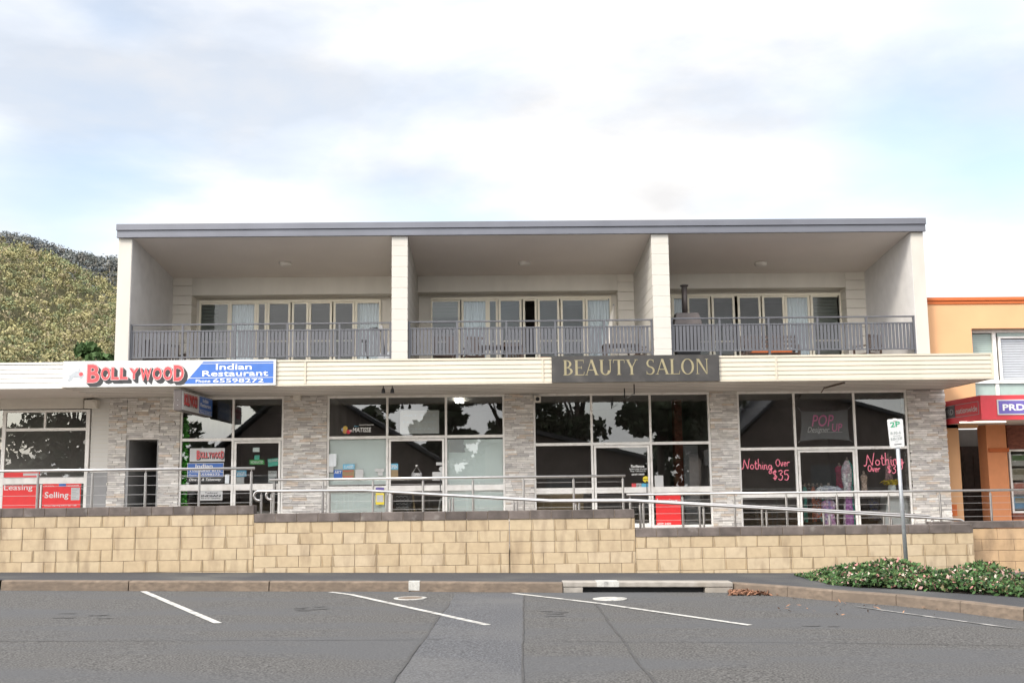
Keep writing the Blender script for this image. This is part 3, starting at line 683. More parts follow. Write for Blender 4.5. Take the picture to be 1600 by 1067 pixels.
# ---- awning
ax0=XX(98,YA,590); ax1=XX(1552,YA,570)
def fascia_boards(x0,x1,m,parent,right=False):
    mb=MB(); n=5; hb=(ZAT-ZAB-.09)/n
    mb.box(x0,x1,YA-.005,YA+.05,ZAT-.045,ZAT)               # top flashing
    mb.box(x0,x1,YA-.012,YA+.05,ZAB,ZAB+.035)
    for i in range(n):
        z0=ZAB+.04+i*hb; z1=z0+hb-.004
        mb.prism([(x0,YA-.002,z0),(x0,YA+.05,z0),(x0,YA+.05,z1),(x0,YA+.014,z1)],(x1-x0,0,0))
        if right:
            mb.prism([(x1-.001,YA+.05,z0),(x1-.001,YF,z0),(x1-.001,YF,z1),(x1-.001,YA+.05,z1)],(-.05,0,0))
    if right: mb.box(x1-.05,x1+.006,YA+.051,YF+.3,ZAB,ZAB+.034); mb.box(x1-.05,x1+.006,YA+.051,YF+.3,ZAT-.044,ZAT); mb.box(x1-.05,x1+.008,YA-.008,YA+.04,ZAB+.036,ZAT-.046)
    else:
        pass
    return mb.build('awning_fascia',M[m],parent)
fascia_boards(ax0+.004,ax1,'cream',bd,True)
for px in (477,848,1213): x=XX(px,YA,580); m=MB(); m.box(x-.02,x+.02,YA-.014,YA+.02,ZAB+.04,ZAT-.05); m.build('cover_strip',M['cream'],bd)
m=MB(); m.box(ax0,ax1-.052,YA+.051,YF+.0,ZAB+.012,ZAB+.04); 
m.build('soffit',M['soffit'],bd)
m=MB(); m.box(ax0,ax1-.052,YA+.051,YF-.03,ZAT-.07,ZAT-.02); m.build('awning_roof',M['roofmetal'],bd)
m=MB()
y=YA+.2
while y<YF: m.box(ax0,ax1-.06,y,y+.006,ZAB+.006,ZAB+.0125); y+=.4
m.build('soffit_joint',M['grey'],bd)
# ---- shop fronts
ZH=ZAB+.01
def stone_col(px0,px1,zf,parent,x0=None,x1=None,z1=None,Y0=None,side=True,name='stone_column'):
    a=XX(px0,YF,710) if x0 is None else x0; b=XX(px1,YF,710) if x1 is None else x1; zt=ZH if z1 is None else z1
    Yf=YF-.06 if Y0 is None else Y0
    mb=MB(); z=zf-.1
    pal=[(.66,.63,.58),(.73,.70,.66),(.56,.53,.50),(.70,.67,.63),(.61,.575,.535),(.76,.735,.69),(.62,.53,.44),(.50,.475,.455)]
    while z<zt-.01:
        h=random.choice((.035,.045,.045,.055,.065)); h=min(h,zt-z); x=a-random.uniform(0,.2)
        while x<b:
            w=random.uniform(.12,.42); p=max(x,a-.0); q=min(x+w,b)
            if b-q<.06: q=b
            if q-p>.02:
                d=random.uniform(0,.032); c=shade(random.choice(pal),.12)
                ja=random.uniform(-.006,.01) if p==a else .002; jb=random.uniform(-.006,.01) if q==b else .002
                mb.box(p+ja,q-jb,Yf-d,Yf+.05,z+.002,z+h-.0025,0,c)
            if q==b: break
            x+=w
        if side:
            for sx,xx in ((-1,a),(1,b)):
                y=Yf+.05
                while y<Yf+.36:
                    w=random.uniform(.1,.25); d=random.uniform(.0,.015); mb.box(xx+sx*d,xx-sx*.03,y,min(y+w-.004,Yf+.38),z+.003,z+h-.003,0,shade(random.choice(pal),.12)); y+=w
        z+=h
    o=mb.build(name,M['stone'],parent)
    q=MB(); q.box(a+.012,b-.012,Yf+.0,Yf+.4,zf-.1,zt); q.build('stone_backing',M['grout'],o)
    return a,b
# passage wall (with door opening)
c0=stone_col(170,198,FA,bd,side=False); c0a=XX(198,YF,710); c0b=XX(249,YF,710); cA0,cA1=XX(249,YF,710),XX(281,YF,710)
stone_col(0,0,FA,bd,x0=cA0,x1=cA1,side=False)
zdo=ZZ(687,YF,222)
stone_col(0,0,zdo+.1,bd,x0=c0a+.002,x1=cA0-.002,side=False)
m=MB(); m.box(c0a,c0a+.07,YF-.055,YF+2.2,FA-.2,zdo); m.box(cA0-.05,cA0,YF-.03,YF+2.2,FA-.2,zdo); m.box(c0a,cA0,YF-.05,YF+2.2,zdo-.002,zdo+.06)
m.build('passage_wall',M['grey'],bd)
m=MB(); m.box(c0a+.07,cA0-.05,YF+2.2,YF+2.3,FA-.2,zdo); m.build('passage_end',M['dark_in'],bd)
m=MB(); m.box(c0a+.75,cA0-.06,YF+2.1,YF+2.15,FA-.2,zdo-.25); m.build('passage_door',M['darkmetal'],bd)
cB=stone_col(443,511,FB,bd); cC=stone_col(789,834,FC,bd); cD=stone_col(1111,1154,FD,bd); cE=stone_col(1421,1480,FD,bd)
# dark interiors
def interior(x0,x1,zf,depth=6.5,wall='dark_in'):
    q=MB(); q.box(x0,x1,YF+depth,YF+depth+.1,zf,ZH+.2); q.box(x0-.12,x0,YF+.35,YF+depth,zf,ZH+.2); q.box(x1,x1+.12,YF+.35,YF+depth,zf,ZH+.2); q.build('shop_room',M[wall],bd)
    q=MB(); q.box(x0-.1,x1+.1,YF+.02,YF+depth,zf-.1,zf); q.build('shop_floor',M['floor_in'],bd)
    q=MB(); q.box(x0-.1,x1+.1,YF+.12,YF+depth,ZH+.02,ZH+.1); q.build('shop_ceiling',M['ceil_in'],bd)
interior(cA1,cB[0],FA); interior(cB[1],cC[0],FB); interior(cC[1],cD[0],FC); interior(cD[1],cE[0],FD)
def shopfront(name,xa,xb,zf,muls,ztr,zlo,zhi,door=None):
    """glazing between xa..xb; muls = pixel x of mullions; ztr transom z; rail between zlo..zhi; door = index of the bay"""
    t=.055; Y0=YF
    f=MB(); xs=[xa]+[XX(p,YF,700) for p in muls]+[xb]
    f.box(xa,xb,Y0-.03,Y0+.05,ZH-.06,ZH-.001); f.box(xa,xa+.05,Y0-.03,Y0+.05,zf,ZH-.061); f.box(xb-.05,xb,Y0-.03,Y0+.05,zf,ZH-.061)
    for x in xs[1:-1]: f.box(x-t/2,x+t/2,Y0-.035,Y0+.05,zf,ZH-.061)
    for i in range(len(xs)-1):
        l=xs[i]+(t/2 if i else .05); r=xs[i+1]-(t/2 if i<len(xs)-2 else .05)
        f.box(l,r,Y0-.03,Y0+.04,ztr-.035,ztr+.035)
        if i!=door: f.box(l,r,Y0-.03,Y0+.04,zlo,zhi); f.box(l,r,Y0-.03,Y0+.04,zf,zf+.07)
    fr=f.build(name,M['shopframe'],bd,bevel=.004)
    for i in range(len(xs)-1):
        l=xs[i]+(t/2 if i else .05); r=xs[i+1]-(t/2 if i<len(xs)-2 else .05)
        q=MB(); q.poly([(l,Y0,ztr+.035),(r,Y0,ztr+.035),(r,Y0,ZH-.06),(l,Y0,ZH-.06)]); q.build('pane',M['glass'],fr)
        if i!=door:
            q=MB(); q.poly([(l,Y0,zf+.07),(r,Y0,zf+.07),(r,Y0,zlo),(l,Y0,zlo)]); q.build('pane',M['glass'],fr)
            q=MB(); q.poly([(l,Y0,zhi),(r,Y0,zhi),(r,Y0,ztr-.035),(l,Y0,ztr-.035)]); q.build('pane',M['glass'],fr)
        else:
            d=MB(); l+=.012; r-=.012; zt=ztr-.045; w=.055
            d.box(l,r,Y0-.045,Y0+.0,zt-w,zt); d.box(l,l+w,Y0-.045,Y0+.0,zf+.01,zt-w); d.box(r-w,r,Y0-.045,Y0+.0,zf+.01,zt-w)
            d.box(l+w,r-w,Y0-.045,Y0+.0,zf+.01,zf+.12); d.box(l+w,r-w,Y0-.045,Y0+.0,zlo,zhi)
            dd=d.build('door',M['shopframe'],bd,bevel=.004)
            q=MB(); q.poly([(l+w,Y0-.02,zf+.12),(r-w,Y0-.02,zf+.12),(r-w,Y0-.02,zlo),(l+w,Y0-.02,zlo)]); q.build('pane',M['glass'],dd)
            q=MB(); q.poly([(l+w,Y0-.02,zhi),(r-w,Y0-.02,zhi),(r-w,Y0-.02,zt-w),(l+w,Y0-.02,zt-w)]); q.build('pane',M['glass'],dd)
            q=MB(); hx=r-.1; q.tube([(hx,Y0-.05,zlo-.12),(hx,Y0-.1,zlo-.12),(hx,Y0-.1,zhi+.14),(hx,Y0-.05,zhi+.14)],.011,8); q.build('handle',M['black'],dd)
    return xs
def zl(py,px): return ZZ(py,YF,px)
sA=shopfront('shop_window',cA1,cB[0],FA,[364],zl(686.5,360),zl(766,360),zl(756,360),door=1)
sB=shopfront('shop_window',cB[1],cC[0],FB,[605,697],zl(682.5,650),zl(767,650),zl(758,650),door=1)
sC=shopfront('shop_window',cC[1],cD[0],FC,[925,1017],zl(693,970),zl(770,970),zl(761,970),door=1)
sD=shopfront('shop_window',cD[1],cE[0],FD,[1243,1337],zl(700,1290),zl(776,1290),zl(767,1290),door=1)
# building shell behind
m=MB(); m.box(XL0+.02,XR1-.02,YF+11.8,YF+12,0,ZFT-.9); m.build('back_wall',M['wall_grey'],bd)
m=MB(); m.box(XL0-.1,XL0+.0,YF+.4,YF+12,0,ZAT-.06); m.box(XR1+.3,XR1+.4,YF+.4,YF+12,0,ZAT-.06); m.build('side_wall',M['wall_pale'],bd)
# ============================================================ LEFT SHOP
ls=thing('shop_building','single storey white shop at left edge with red agency signs in its window','building',(XX(80,YF),YF,0))
fascia_boards(-17,ax0-.004,'white_clad',ls)
m=MB(); m.box(-17,ax0-.01,YA+.051,YF,ZAB+.01,ZAB+.04); m.build('soffit',M['soffit'],ls)
m=MB(); m.box(-17,XL0-.12,YA+.051,YF+9,ZAT-.08,ZAT-.02); m.build('roof',M['roofmetal'],ls)
lw0,lw1=XX(6,YF,690),XX(137,YF,690); lwe=XX(171,YF,700)
m=MB(); z=ZH
while z>zl(738,150): m.box(lw1+.09,lwe-.01,YF-.05,YF+.2,z-.105,z-.006); z-=.11
m.build('wall',M['white_clad'],ls,bevel=.003)
m=MB(); m.box(lw1+.1,lwe-.02,YF-.045,YF+.19,.5,ZH); m.build('wall_backing',M['wall_pale'],ls)
m=MB(); m.box(lw1+.04,lwe-.005,YF-.07,YF+.25,.6,zl(738,150)); m.build('lower_wall',M['grey'],ls)
m=MB(); m.box(-17,XX(133,YF,630),YF-.12,YF+.1,zl(639,70),ZH); m.build('lintel',M['wall_pale'],ls)
m=MB(); zt=zl(640.5,70)
for zz_,h_ in ((zt-.03,.03),(zl(671,70),.035),(zl(751,70),.075)): m.box(lw0,lw1,YF-.03,YF+.04,zz_-h_,zz_+h_)
for x in (lw0,lw1): m.box(x-.045,x+.045,YF-.035,YF+.045,.6,zt)
x=XX(71,YF,655); m.box(x-.025,x+.025,YF-.034,YF+.04,zl(669,70),zt-.06)
x=XX(64,YF,760); m.box(x-.03,x+.03,YF-.034,YF+.04,.6,zl(757,70))
fr=m.build('window_frame',M['shopframe'],ls,bevel=.004)
for a_,b_,c_,d_ in ((lw0,lw1,zl(669,70),zt-.05),(lw0,lw1,zl(747,70),zl(673,70)),(lw0,lw1,.7,zl(756,70)),(-16,lw0-.05,.7,zt)):
    q=MB(); q.poly([(a_,YF,c_),(b_,YF,c_),(b_,YF,d_),(a_,YF,d_)]); q.build('pane',M['glass'],fr)
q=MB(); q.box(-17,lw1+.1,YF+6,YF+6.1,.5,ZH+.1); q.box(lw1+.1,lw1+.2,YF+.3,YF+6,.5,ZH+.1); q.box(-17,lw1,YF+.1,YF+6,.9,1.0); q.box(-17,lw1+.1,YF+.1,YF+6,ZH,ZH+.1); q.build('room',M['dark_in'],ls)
q=MB(); x0_,x1_=XX(134,YF-.2,630),XX(153,YF-.2,630); q.box(x0_,x1_,YF-.3,YF-.08,ZZ(638,YF-.2,145),ZZ(625,YF-.2,145)); q.box(x1_-.1,x1_-.02,YF-.32,YF-.3,ZZ(635,YF-.2,145),ZZ(628,YF-.2,145)); tag(q.build('junction_box',M['wall_pale'],None,bevel=.01),'small pale box under the awning above the white wall at left','junction box')
# ============================================================ RIGHT BUILDING
YO=YF+.35
rb=thing('orange_building','orange rendered two storey building at right edge with crimson awning','building',(XX(1530,YO),YO,0))
ox0=XR1+.06; ox1=ox0+14
zo=lambda py,px=1550: ZZ(py,YO,px)
wx0=XX(1521,YO,560); zt=zo(513); zb_=zo(617)
m=MB()
m.box(ox0,wx0,YO,YO+.3,zo(668),zo(474)); m.box(wx0,ox1,YO,YO+.3,zt,zo(474)); m.box(ox0,ox0+.3,YO+.3,YO+10,0,zo(474))
m.build('wall',M['orange'],rb)
m=MB(); m.box(ox0-.08,ox1,YO-.06,YO+.5,zo(470),zo(464.5)); m.box(ox0-.04,ox1,YO-.03,YO+.5,zo(475),zo(470)-.003); m.build('cornice',M['orange_dark'],rb,bevel=.01)
# recessed upstairs window
YW2=YO+.28
zw=lambda py: ZZ(py,YW2,1560)
m=MB(); m.box(wx0,ox1,YW2-.02,YW2+.05,zt-.08,zt); m.box(wx0,wx0+.06,YW2-.02,YW2+.05,zb_,zt-.08); xm=XX(1555,YW2,560); m.box(xm-.045,xm+.045,YW2-.02,YW2+.05,zb_,zt-.08)
m.box(wx0,ox1,YW2-.05,YW2+.04,zw(599),zw(594)); m.box(xm+.1,ox1,YW2-.025,YW2+.04,zw(529),zw(526)); m.box(xm+.1,xm+.16,YW2-.025,YW2+.04,zw(594),zw(529))
f2=m.build('window_frame',M['shopframe'],rb)
q=MB(); z=zt-.1
while z>zw(594): q.box(wx0+.05,xm-.04,YW2+.06,YW2+.07,z-.05,z-.004); z-=.055
q.build('louvre',M['teal_glass'],f2)
q=MB(); z=zw(530)
while z>zw(594): q.box(xm+.16,ox1,YW2+.03,YW2+.05,z-.06,z-.006); z-=.065
q.build('shutter',M['shutter'],f2)
q=MB(); q.box(xm+.1,ox1,YW2+.03,YW2+.05,zw(526),zt-.08); q.box(wx0+.05,ox1,YW2+.02,YW2+.03,zb_,zw(599)); q.build('spandrel',M['teal_glass'],f2)
q=MB(); q.box(wx0,ox1,YW2+.12,YW2+.2,zb_-.3,zt+.1); q.build('window_backing',M['dark_in'],rb)
# crimson awning fascia
YPF=25.2
px_l=XX(1471,YO,640); pxf=XX(1533,YPF,640)
pzt,pzb=ZZ(617.5,YPF,1536),ZZ(656,YPF,1536)
m=MB(); m.box(pxf,ox1,YPF,YPF+.1,pzb,pzt); m.prism([(pxf,YPF+.001,pzb),(pxf,YPF+.001,pzt),(px_l,YO-.003,pzt),(px_l,YO-.003,pzb)],(.08,.03,0))
m.build('awning_fascia',M['prdred'],rb)
m=MB(); m.prism([(pxf+.08,YPF+.1,pzb+.01),(ox1,YPF+.1,pzb+.01),(ox1,YO+2,pzb+.01),(px_l+.08,YO+2,pzb+.01),(px_l+.09,YO,pzb+.01)],(0,0,.03)); m.build('soffit',M['soffit'],rb)
m=MB(); m.prism([(pxf+.08,YPF+.1,pzt-.05),(ox1,YPF+.1,pzt-.05),(ox1,YO,pzt-.05),(px_l+.09,YO,pzt-.05)],(0,0,.03)); m.build('awning_roof',M['roofmetal'],rb)
def pier(a,b,Y,d,m_='orange_shop'):
    q=MB(); q.box(XX(a,Y,740),XX(b,Y,740),Y,Y+d,.2,pzb+.01); q.build('pier',M[m_],rb)
pier(1477,1502,YO,.6,'orange'); pier(1545,1576,YO+.3,.5)
m=MB(); m.box(XX(1546,YO+.27,700)-.02,XX(1575,YO+.27,700)+.02,YO+.25,YO+.85,ZZ(706,YO+.3,1560),ZZ(700,YO+.3,1560)); m.build('pier_band',M['orange_dark'],rb)
m=MB(); m.box(px_l,XX(1545,YO+.3)+1,YO+2.6,YO+2.7,.2,pzb); m.build('recess_wall',M['dark_in'],rb)
xa_=XX(1500,YO+2.5); m=MB(); m.box(xa_,xa_+.8,YO+2.4,YO+2.58,.5,2.6)
for i in range(3): 
    for j in range(3): m.box(xa_+.05+i*.25,xa_+.25+i*.25,YO+2.38,YO+2.4,.8+j*.55,1.25+j*.55,0)
m.build('brochure_rack',M['timber'],rb)
YPW=YO+.5; w0=XX(1577,YPW,740); m=MB(); zz1,zz0=ZZ(702,YPW,1590),ZZ(798,YPW,1590)
m.box(w0,ox1,YPW-.05,YPW+.05,zz1-.05,zz1); m.box(w0,w0+.05,YPW-.05,YPW+.05,zz0,zz1-.05); m.box(w0,ox1,YPW-.05,YPW+.05,zz0-.05,zz0)
f3=m.build('shop_window',M['shopframe'],rb)
q=MB(); q.poly([(w0,YPW,zz0),(ox1,YPW,zz0),(ox1,YPW,zz1),(w0,YPW,zz1)]); q.build('pane',M['glass'],f3)
q=MB(); q.box(w0,ox1,YPW-.02,YPW+.3,zz1,pzb); q.build('brick_lintel',M['brick'],rb)
q=MB(); q.box(w0-.01,ox1,YPW-.06,YPW+.2,zz0-.2,zz0-.05); q.build('sill_course',M['brick'],rb)
q=MB(); q.box(w0-.01,ox1,YPW-.04,YPW+.2,.2,zz0-.2); q.build('base_wall',M['orange_shop'],rb)
q=MB(); q.box(w0,ox1,YPW+1.2,YPW+1.3,.4,pzb); q.build('shop_backing',M['dark_in'],rb)
for i in range(3):
    for j in range(4):
        q=MB(); x=w0+.12+i*.5; z=zz1-.42-j*.36; c=[(.6,.58,.55),(.55,.5,.42),(.62,.45,.4),(.25,.42,.6)][j]
        q.box(x,x+.42,YPW+.1,YPW+.12,z,z+.3,0,c); q.box(x+.03,x+.39,YPW+.095,YPW+.1,z+.14,z+.27,0,shade(random.choice([(.3,.4,.5),(.4,.35,.25),(.2,.3,.15),(.5,.2,.15)]),.2)); 
        o=q.build('property_card',M['paper'],None); tag(o,'small property listing card in rows behind the window under the crimson awning','notice','property cards in the right window')
q=MB(); q.box(XX(1500,26,664),XX(1571,26,664),25.95,26.03,pzb-.02,pzb+.008); tag(q.build('tube_light',M['lamp'],None),'lit white fluorescent tube under the crimson awning','light')
q=MB(); q.box(XX(1487,YF+.1,800),XX(1496,YF+.1,800),YF+.1,YF+.2,ZZ(806,YF+.1,1490),ZZ(788,YF+.1,1490)); tag(q.build('meter_box',M['orange_dark'],None,bevel=.01),'small orange box at the foot of the orange pier beside the stone column','box')
# ============================================================ HILL AND FOREST
def ss(t): t=np.clip(t,0,1); return t*t*(3-2*t)
def hill1(x,y):
    zr=np.clip(150-(x+282)*0.70,12,185)+7*np.sin(x*.031+1)+4*np.sin(x*.07)
    t=np.clip((y-150)/450,0,1); a=zr*(0.12*t+0.88*t**0.95)
    down=np.clip((y-600)/300,0,1); return a*(1-.5*ss(down))+3*np.sin(x*.05+y*.03)*np.clip(t*3,0,1)
def hill2(x,y):
    zr=np.clip(209-(x+423)*0.30,20,260)+6*np.sin(x*.022+2)+3*np.sin(x*.06)
    t=np.clip((y-620)/280,0,1); return zr*ss(t)**.8*np.clip(1-(y-900)/700,0,1)
def terrain(fn,x0,x1,y0,y1,nx,ny,name):
    X,Y=np.meshgrid(np.linspace(x0,x1,nx),np.linspace(y0,y1,ny)); Z=fn(X,Y)-1.0+SLOPE*0
    m=MB(); m.v=[(float(a),float(b),float(c)) for a,b,c in zip(X.ravel(),Y.ravel(),Z.ravel())]
    for j in range(ny-1):
        for i in range(nx-1): m.f.append([j*nx+i,j*nx+i+1,(j+1)*nx+i+1,(j+1)*nx+i]); m.m.append(0); m.c.append((1,1,1))
    m.keep=True; o=m.build(name,M['hill'],smooth=True); tag(o,kind='structure')
terrain(hill1,-520,60,150,900,59,60,'near_hill'); terrain(hill2,-800,200,620,1500,60,50,'far_hill')
def forest(fn,x0,x1,y0,y1,n,name,label,pal,hgt,per,leaf,rng):
    x=rng.uniform(x0,x1,n); y=rng.uniform(y0,y1,n); k=(x/y*1700+785<300)
    x=x[k];y=y[k];n=len(x); z=fn(x,y)-1
    H=hgt*rng.uniform(.6,1.25,n); R=H*rng.uniform(.28,.46,n)
    pi=rng.choice(len(pal),n); C=np.array(pal)[pi]*rng.uniform(.74,1.2,(n,1))
    cen=[];cl=[];nr=[]
    # each crown: a few lobes of leaf clumps
    lob=5
    for q in range(lob):
        lx=x+rng.normal(0,.45,n)*R; ly=y+rng.normal(0,.45,n)*R; lz=z+H*rng.uniform(.5,.92,n); lr=R*rng.uniform(.5,.72,n)
        m=per//lob
        d=rng.normal(size=(n,m,3)); d/=np.linalg.norm(d,axis=2)[:,:,None]; d*=rng.uniform(.8,1,(n,m,1))
        p=np.stack([lx,ly,lz],1)[:,None,:]+d*lr[:,None,None]*np.array([1,1,.62])
        cen.append(p.reshape(-1,3)); nr.append((d/np.linalg.norm(d,axis=2)[:,:,None]).reshape(-1,3)); cl.append(np.repeat(C*rng.uniform(.8,1.2,(n,1)),m,axis=0))
    cen=np.concatenate(cen);cl=np.concatenate(cl)*rng.uniform(.94,1.06,(len(cen),1))
    o=leafmesh(name,cen,leaf,cl,aspect=1.2,nrm=np.concatenate(nr)); tag(o,label,'forest',kind='stuff')
    # pale gum trunks
    tk=MB(); tk.keep=True
    sel=rng.choice(n,min(n,450),replace=False)
    for i in sel:
        a=rng.normal(0,.06,2); tk.tube([(x[i],y[i],z[i]),(x[i]+a[0]*H[i],y[i]+a[1]*H[i],z[i]+H[i]*.8)],[.028*H[i],.012*H[i]],5,cap=False)
    t=tk.build(name+'_trunks',M['gumbark']); tag(t,label.replace('crowns','trunks'),'forest',kind='stuff')
M['gumbark']=mat('pale gum bark',(.36,.31,.24),0.9,noise=.2)
rng=np.random.default_rng(11)
forest(hill1,-360,-60,290,630,4600,'forest','olive and yellow green eucalypt crowns covering the near hillside at left',[(.27,.25,.12),(.225,.23,.11),(.31,.28,.135),(.19,.205,.105),(.27,.23,.14),(.155,.18,.095),(.33,.30,.155)],9,64,.82,rng)
forest(hill2,-520,-150,700,960,3300,'forest','blue green eucalypt crowns on far ridge at left, cloud shade and haze in leaf colour',[(.12,.135,.13),(.135,.14,.13),(.105,.12,.13),(.15,.145,.13)],12,56,1.4,rng)  # far ridge palette carries cloud shadow and distance haze in its leaf colours
# ============================================================ TREES
def tree(name,label,x,y,h,r,pal,n=3500,seed=1,leaf=.2,trunk=.22,base=0.0,grp=None,lean=0):
    rg=np.random.default_rng(seed); t=thing(name,label,'tree',(x,y,base),grp)
    m=MB(); top=(x+lean,y,base+h*.72)
    m.tube([(x,y,base-.2),(x+.1,y,base+h*.25),(x+lean*.5,y,base+h*.5),top],[trunk,trunk*.8,trunk*.55,trunk*.2],8)
    m.build('trunk',M['bark'],t,smooth=True); lb=MB()
    cen=[];cl=[]
    k=16
    for i in range(k):
        an=rg.uniform(0,6.28); rr=r*rg.uniform(.15,.85); zz=h*rg.uniform(.42,.93); f=math.sqrt(max(.1,1-((zz/h-.62)/.4)**2))
        c=np.array([x+lean*.7+rr*f*math.cos(an),y+rr*f*math.sin(an),base+zz]); s=base+h*rg.uniform(.3,.55)
        lb.tube([(x+lean*.4,y,s),tuple((np.array([x+lean*.4,y,s])+c)/2+np.array([0,0,.2])),tuple(c)],[trunk*.4,trunk*.25,trunk*.08],6)
        m_=n//k; d=rg.normal(size=(m_,3)); d/=np.linalg.norm(d,axis=1)[:,None]; d*=rg.uniform(.2,1,(m_,1))**.5
        cen.append(c+d*r*rg.uniform(.25,.42)*np.array([1,1,.65])); cl.append(np.array([pal[rg.integers(len(pal))]]*m_)*rg.uniform(.7,1.3,(m_,1)))
    lb.build('branches',M['bark'],t,smooth=True)
    leafmesh('crown',np.concatenate(cen),leaf,np.concatenate(cl),parent=t,org=(x,y,base))
    return t
pg=[(.028,.055,.018),(.04,.075,.022),(.055,.095,.03)]
x,z=P(176,566,60); tree('green_tree','dark green bushy tree at the foot of the hill beside the building',x+.3,60,11.5,2.4,pg,2600,5,.3,.2,0)
# things across the street: seen as reflections in the shop windows
pd=[(.07,.09,.05),(.09,.11,.06)]
def gable(name,label,xa,xr,xb,za,zr,zb,y,depth,m='darkwall'):
    t=thing(name,label,'building',((xa+xb)/2,y,0))
    q=MB(); q.prism([(xa,y,-.3),(xa,y,za),(xr,y,zr),(xb,y,zb),(xb,y,-.3)],(0,-depth,0)); q.build('wall',M[m],t)
    q=MB(); q.prism([(xa-.4,y+.5,za-.1),(xr,y+.5,zr+.08),(xb+.4,y+.5,zb-.1),(xb+.4,y+.5,zb+.1),(xr,y+.5,zr+.3),(xa-.4,y+.5,za+.1)],(0,-depth-1,0)); q.build('roof',M['darkroof'],t)
    return t
def door_window(t,x0,x1,z0,z1,y):
    q=MB(); q.box(x0,x1,y-.02,y+.03,z0,z1); q.build('window',M['grey'],t)
b1=gable('gabled_house','brown gabled building across the street mirrored in the centre left windows',-16.5,-10.9,-3.2,2.8,7.7,3.0,-8,16); door_window(b1,-13.5,-12,1,2.4,-8)
b2=gable('gabled_house','low hipped dark building across the street mirrored below the salon trees',-.5,2.0,8.6,3.9,4.6,3.1,-8.6,12); door_window(b2,3,4.6,1,2.2,-8.6)
b3=gable('gabled_house','tall gabled building across the street mirrored in the dress shop window',13.6,17.0,24,3.8,7.0,5.0,-8,14); door_window(b3,18,20,1,2.6,-8)
for i,(x,y,h,r) in enumerate([(-26,-14,11,4.5),(-21.5,-17,9.5,3.6),(-16.5,-25,9.5,2.4),(-14,-27,10.2,2.6),(-3.2,-16,8.3,2.3),(-8.6,-27,8.6,2.0),(0.8,-15,9.6,3.0),(5.2,-14,10.5,3.6),(10.2,-13,10.5,3.4),(13.2,-15,10,3.2)]):
    tree('street_tree',['broad dark tree across the street mirrored in the left shop window','second broad dark tree beyond it mirrored over the white shop','slim tree mirrored left of the restaurant glass','slim tree mirrored in the restaurant door','dark tree mirrored right of the blinds','small far tree mirrored in the centre window','gum tree mirrored left in the salon glass','forked gum tree mirrored in the middle of the salon glass','dense tree mirrored right in the salon glass','dense tree mirrored left in the dress shop glass'][i],x,y,h,r,pd,2600,20+i,.34,.26,0,'trees across the street')
rg=np.random.default_rng(31); n=16000; x_=rg.uniform(-60,60,n); h_=4.6+1.0*np.sin(x_*.5)+.8*np.sin(x_*1.3+2)
cen=np.stack([x_,-34+rg.normal(0,1.2,n),h_*rg.uniform(0,1,n)**.7],1); o=leafmesh('screen_row',cen,.5,np.array([(.035,.05,.022)]*n)*rg.uniform(.6,1.4,(n,1)),org=(0,-34,0)); tag(o,'long dark hedge row across the street, added to block low sky in window reflections','screen',kind='stuff')  # unseen leaf row, added to keep bright low sky out of window reflections
# ============================================================ SIGNS
U=(1,0,0)
def panel(name,label,cat,px0,py0,px1,py1,Y,m,th=.012,parent=None,grp=None,bevel=0,col=(1,1,1)):
    """board given by pixel corners on plane Y; returns (object, x0,x1,z0,z1)"""
    cx,cy=(px0+px1)/2,(py0+py1)/2
    x0,x1=XX(px0,Y,cy),XX(px1,Y,cy); z0,z1=ZZ(py1,Y,cx),ZZ(py0,Y,cx)
    m_=MB(); m_.box(x0,x1,Y,Y+th,z0,z1,0,col); o=m_.build(name,M[m],parent,bevel=bevel)
    if label: tag(o,label,cat,grp)
    return o,x0,x1,z0,z1
# --- BOLLYWOOD fascia sign
Ys=YA-.055
t=thing('shop_sign','long white restaurant sign with red letters and blue panel on the awning','sign',(XX(265,Ys,586),Ys,ZAB+.02))
zs0,zs1=ZAB+.015,ZAT+.012
sx0,sx1=XX(98,Ys,587),XX(431,Ys,585)
m=MB(); m.box(sx0,sx1,Ys,Ys+.04,zs0,zs1); m.build('board',M['white2'],t,bevel=.004)
def sp(p,q): return (sx0+(sx1-sx0)*p, zs0+(zs1-zs0)*q)
def fr(px): return (px-98)/333
m=MB(); xb0,xb1=sp(fr(288),0)[0],sp(fr(427),0)[0]; zb0,zb1=sp(0,.09)[1],sp(0,.93)[1]; xs_=sp(fr(317),0)[0]
H_=zb1-zb0
def skx(q): return xb0+(xs_-xb0)*q
for qa,qb in ((0,.245),(.275,.90),(.93,1.0)):
    m.poly([(skx(qa),Ys-.003,zb0+H_*qa),(xb1,Ys-.003,zb0+H_*qa),(xb1,Ys-.003,zb0+H_*qb),(skx(qb),Ys-.003,zb0+H_*qb)])
m.build('blue_panel',M['blue'],t)
m=MB()
text(m,'Indian',(sp(fr(337),0)[0],Ys-.006,zb0+H_*.62),U,sp(fr(393),0)[0]-sp(fr(337),0)[0],H_*.27,bold=.014)
text(m,'Restaurant',(sp(fr(316),0)[0],Ys-.006,zb0+H_*.33),U,sp(fr(419),0)[0]-sp(fr(316),0)[0],H_*.26,bold=.012)
text(m,'Phone',(sp(fr(306),0)[0],Ys-.006,zb0+H_*.045),U,.32,H_*.15,bold=.005)
text(m,'65598272',(sp(fr(333),0)[0],Ys-.006,zb0+H_*.04),U,sp(fr(412),0)[0]-sp(fr(333),0)[0],H_*.175,bold=.008)
m.build('lettering',M['white'],t)
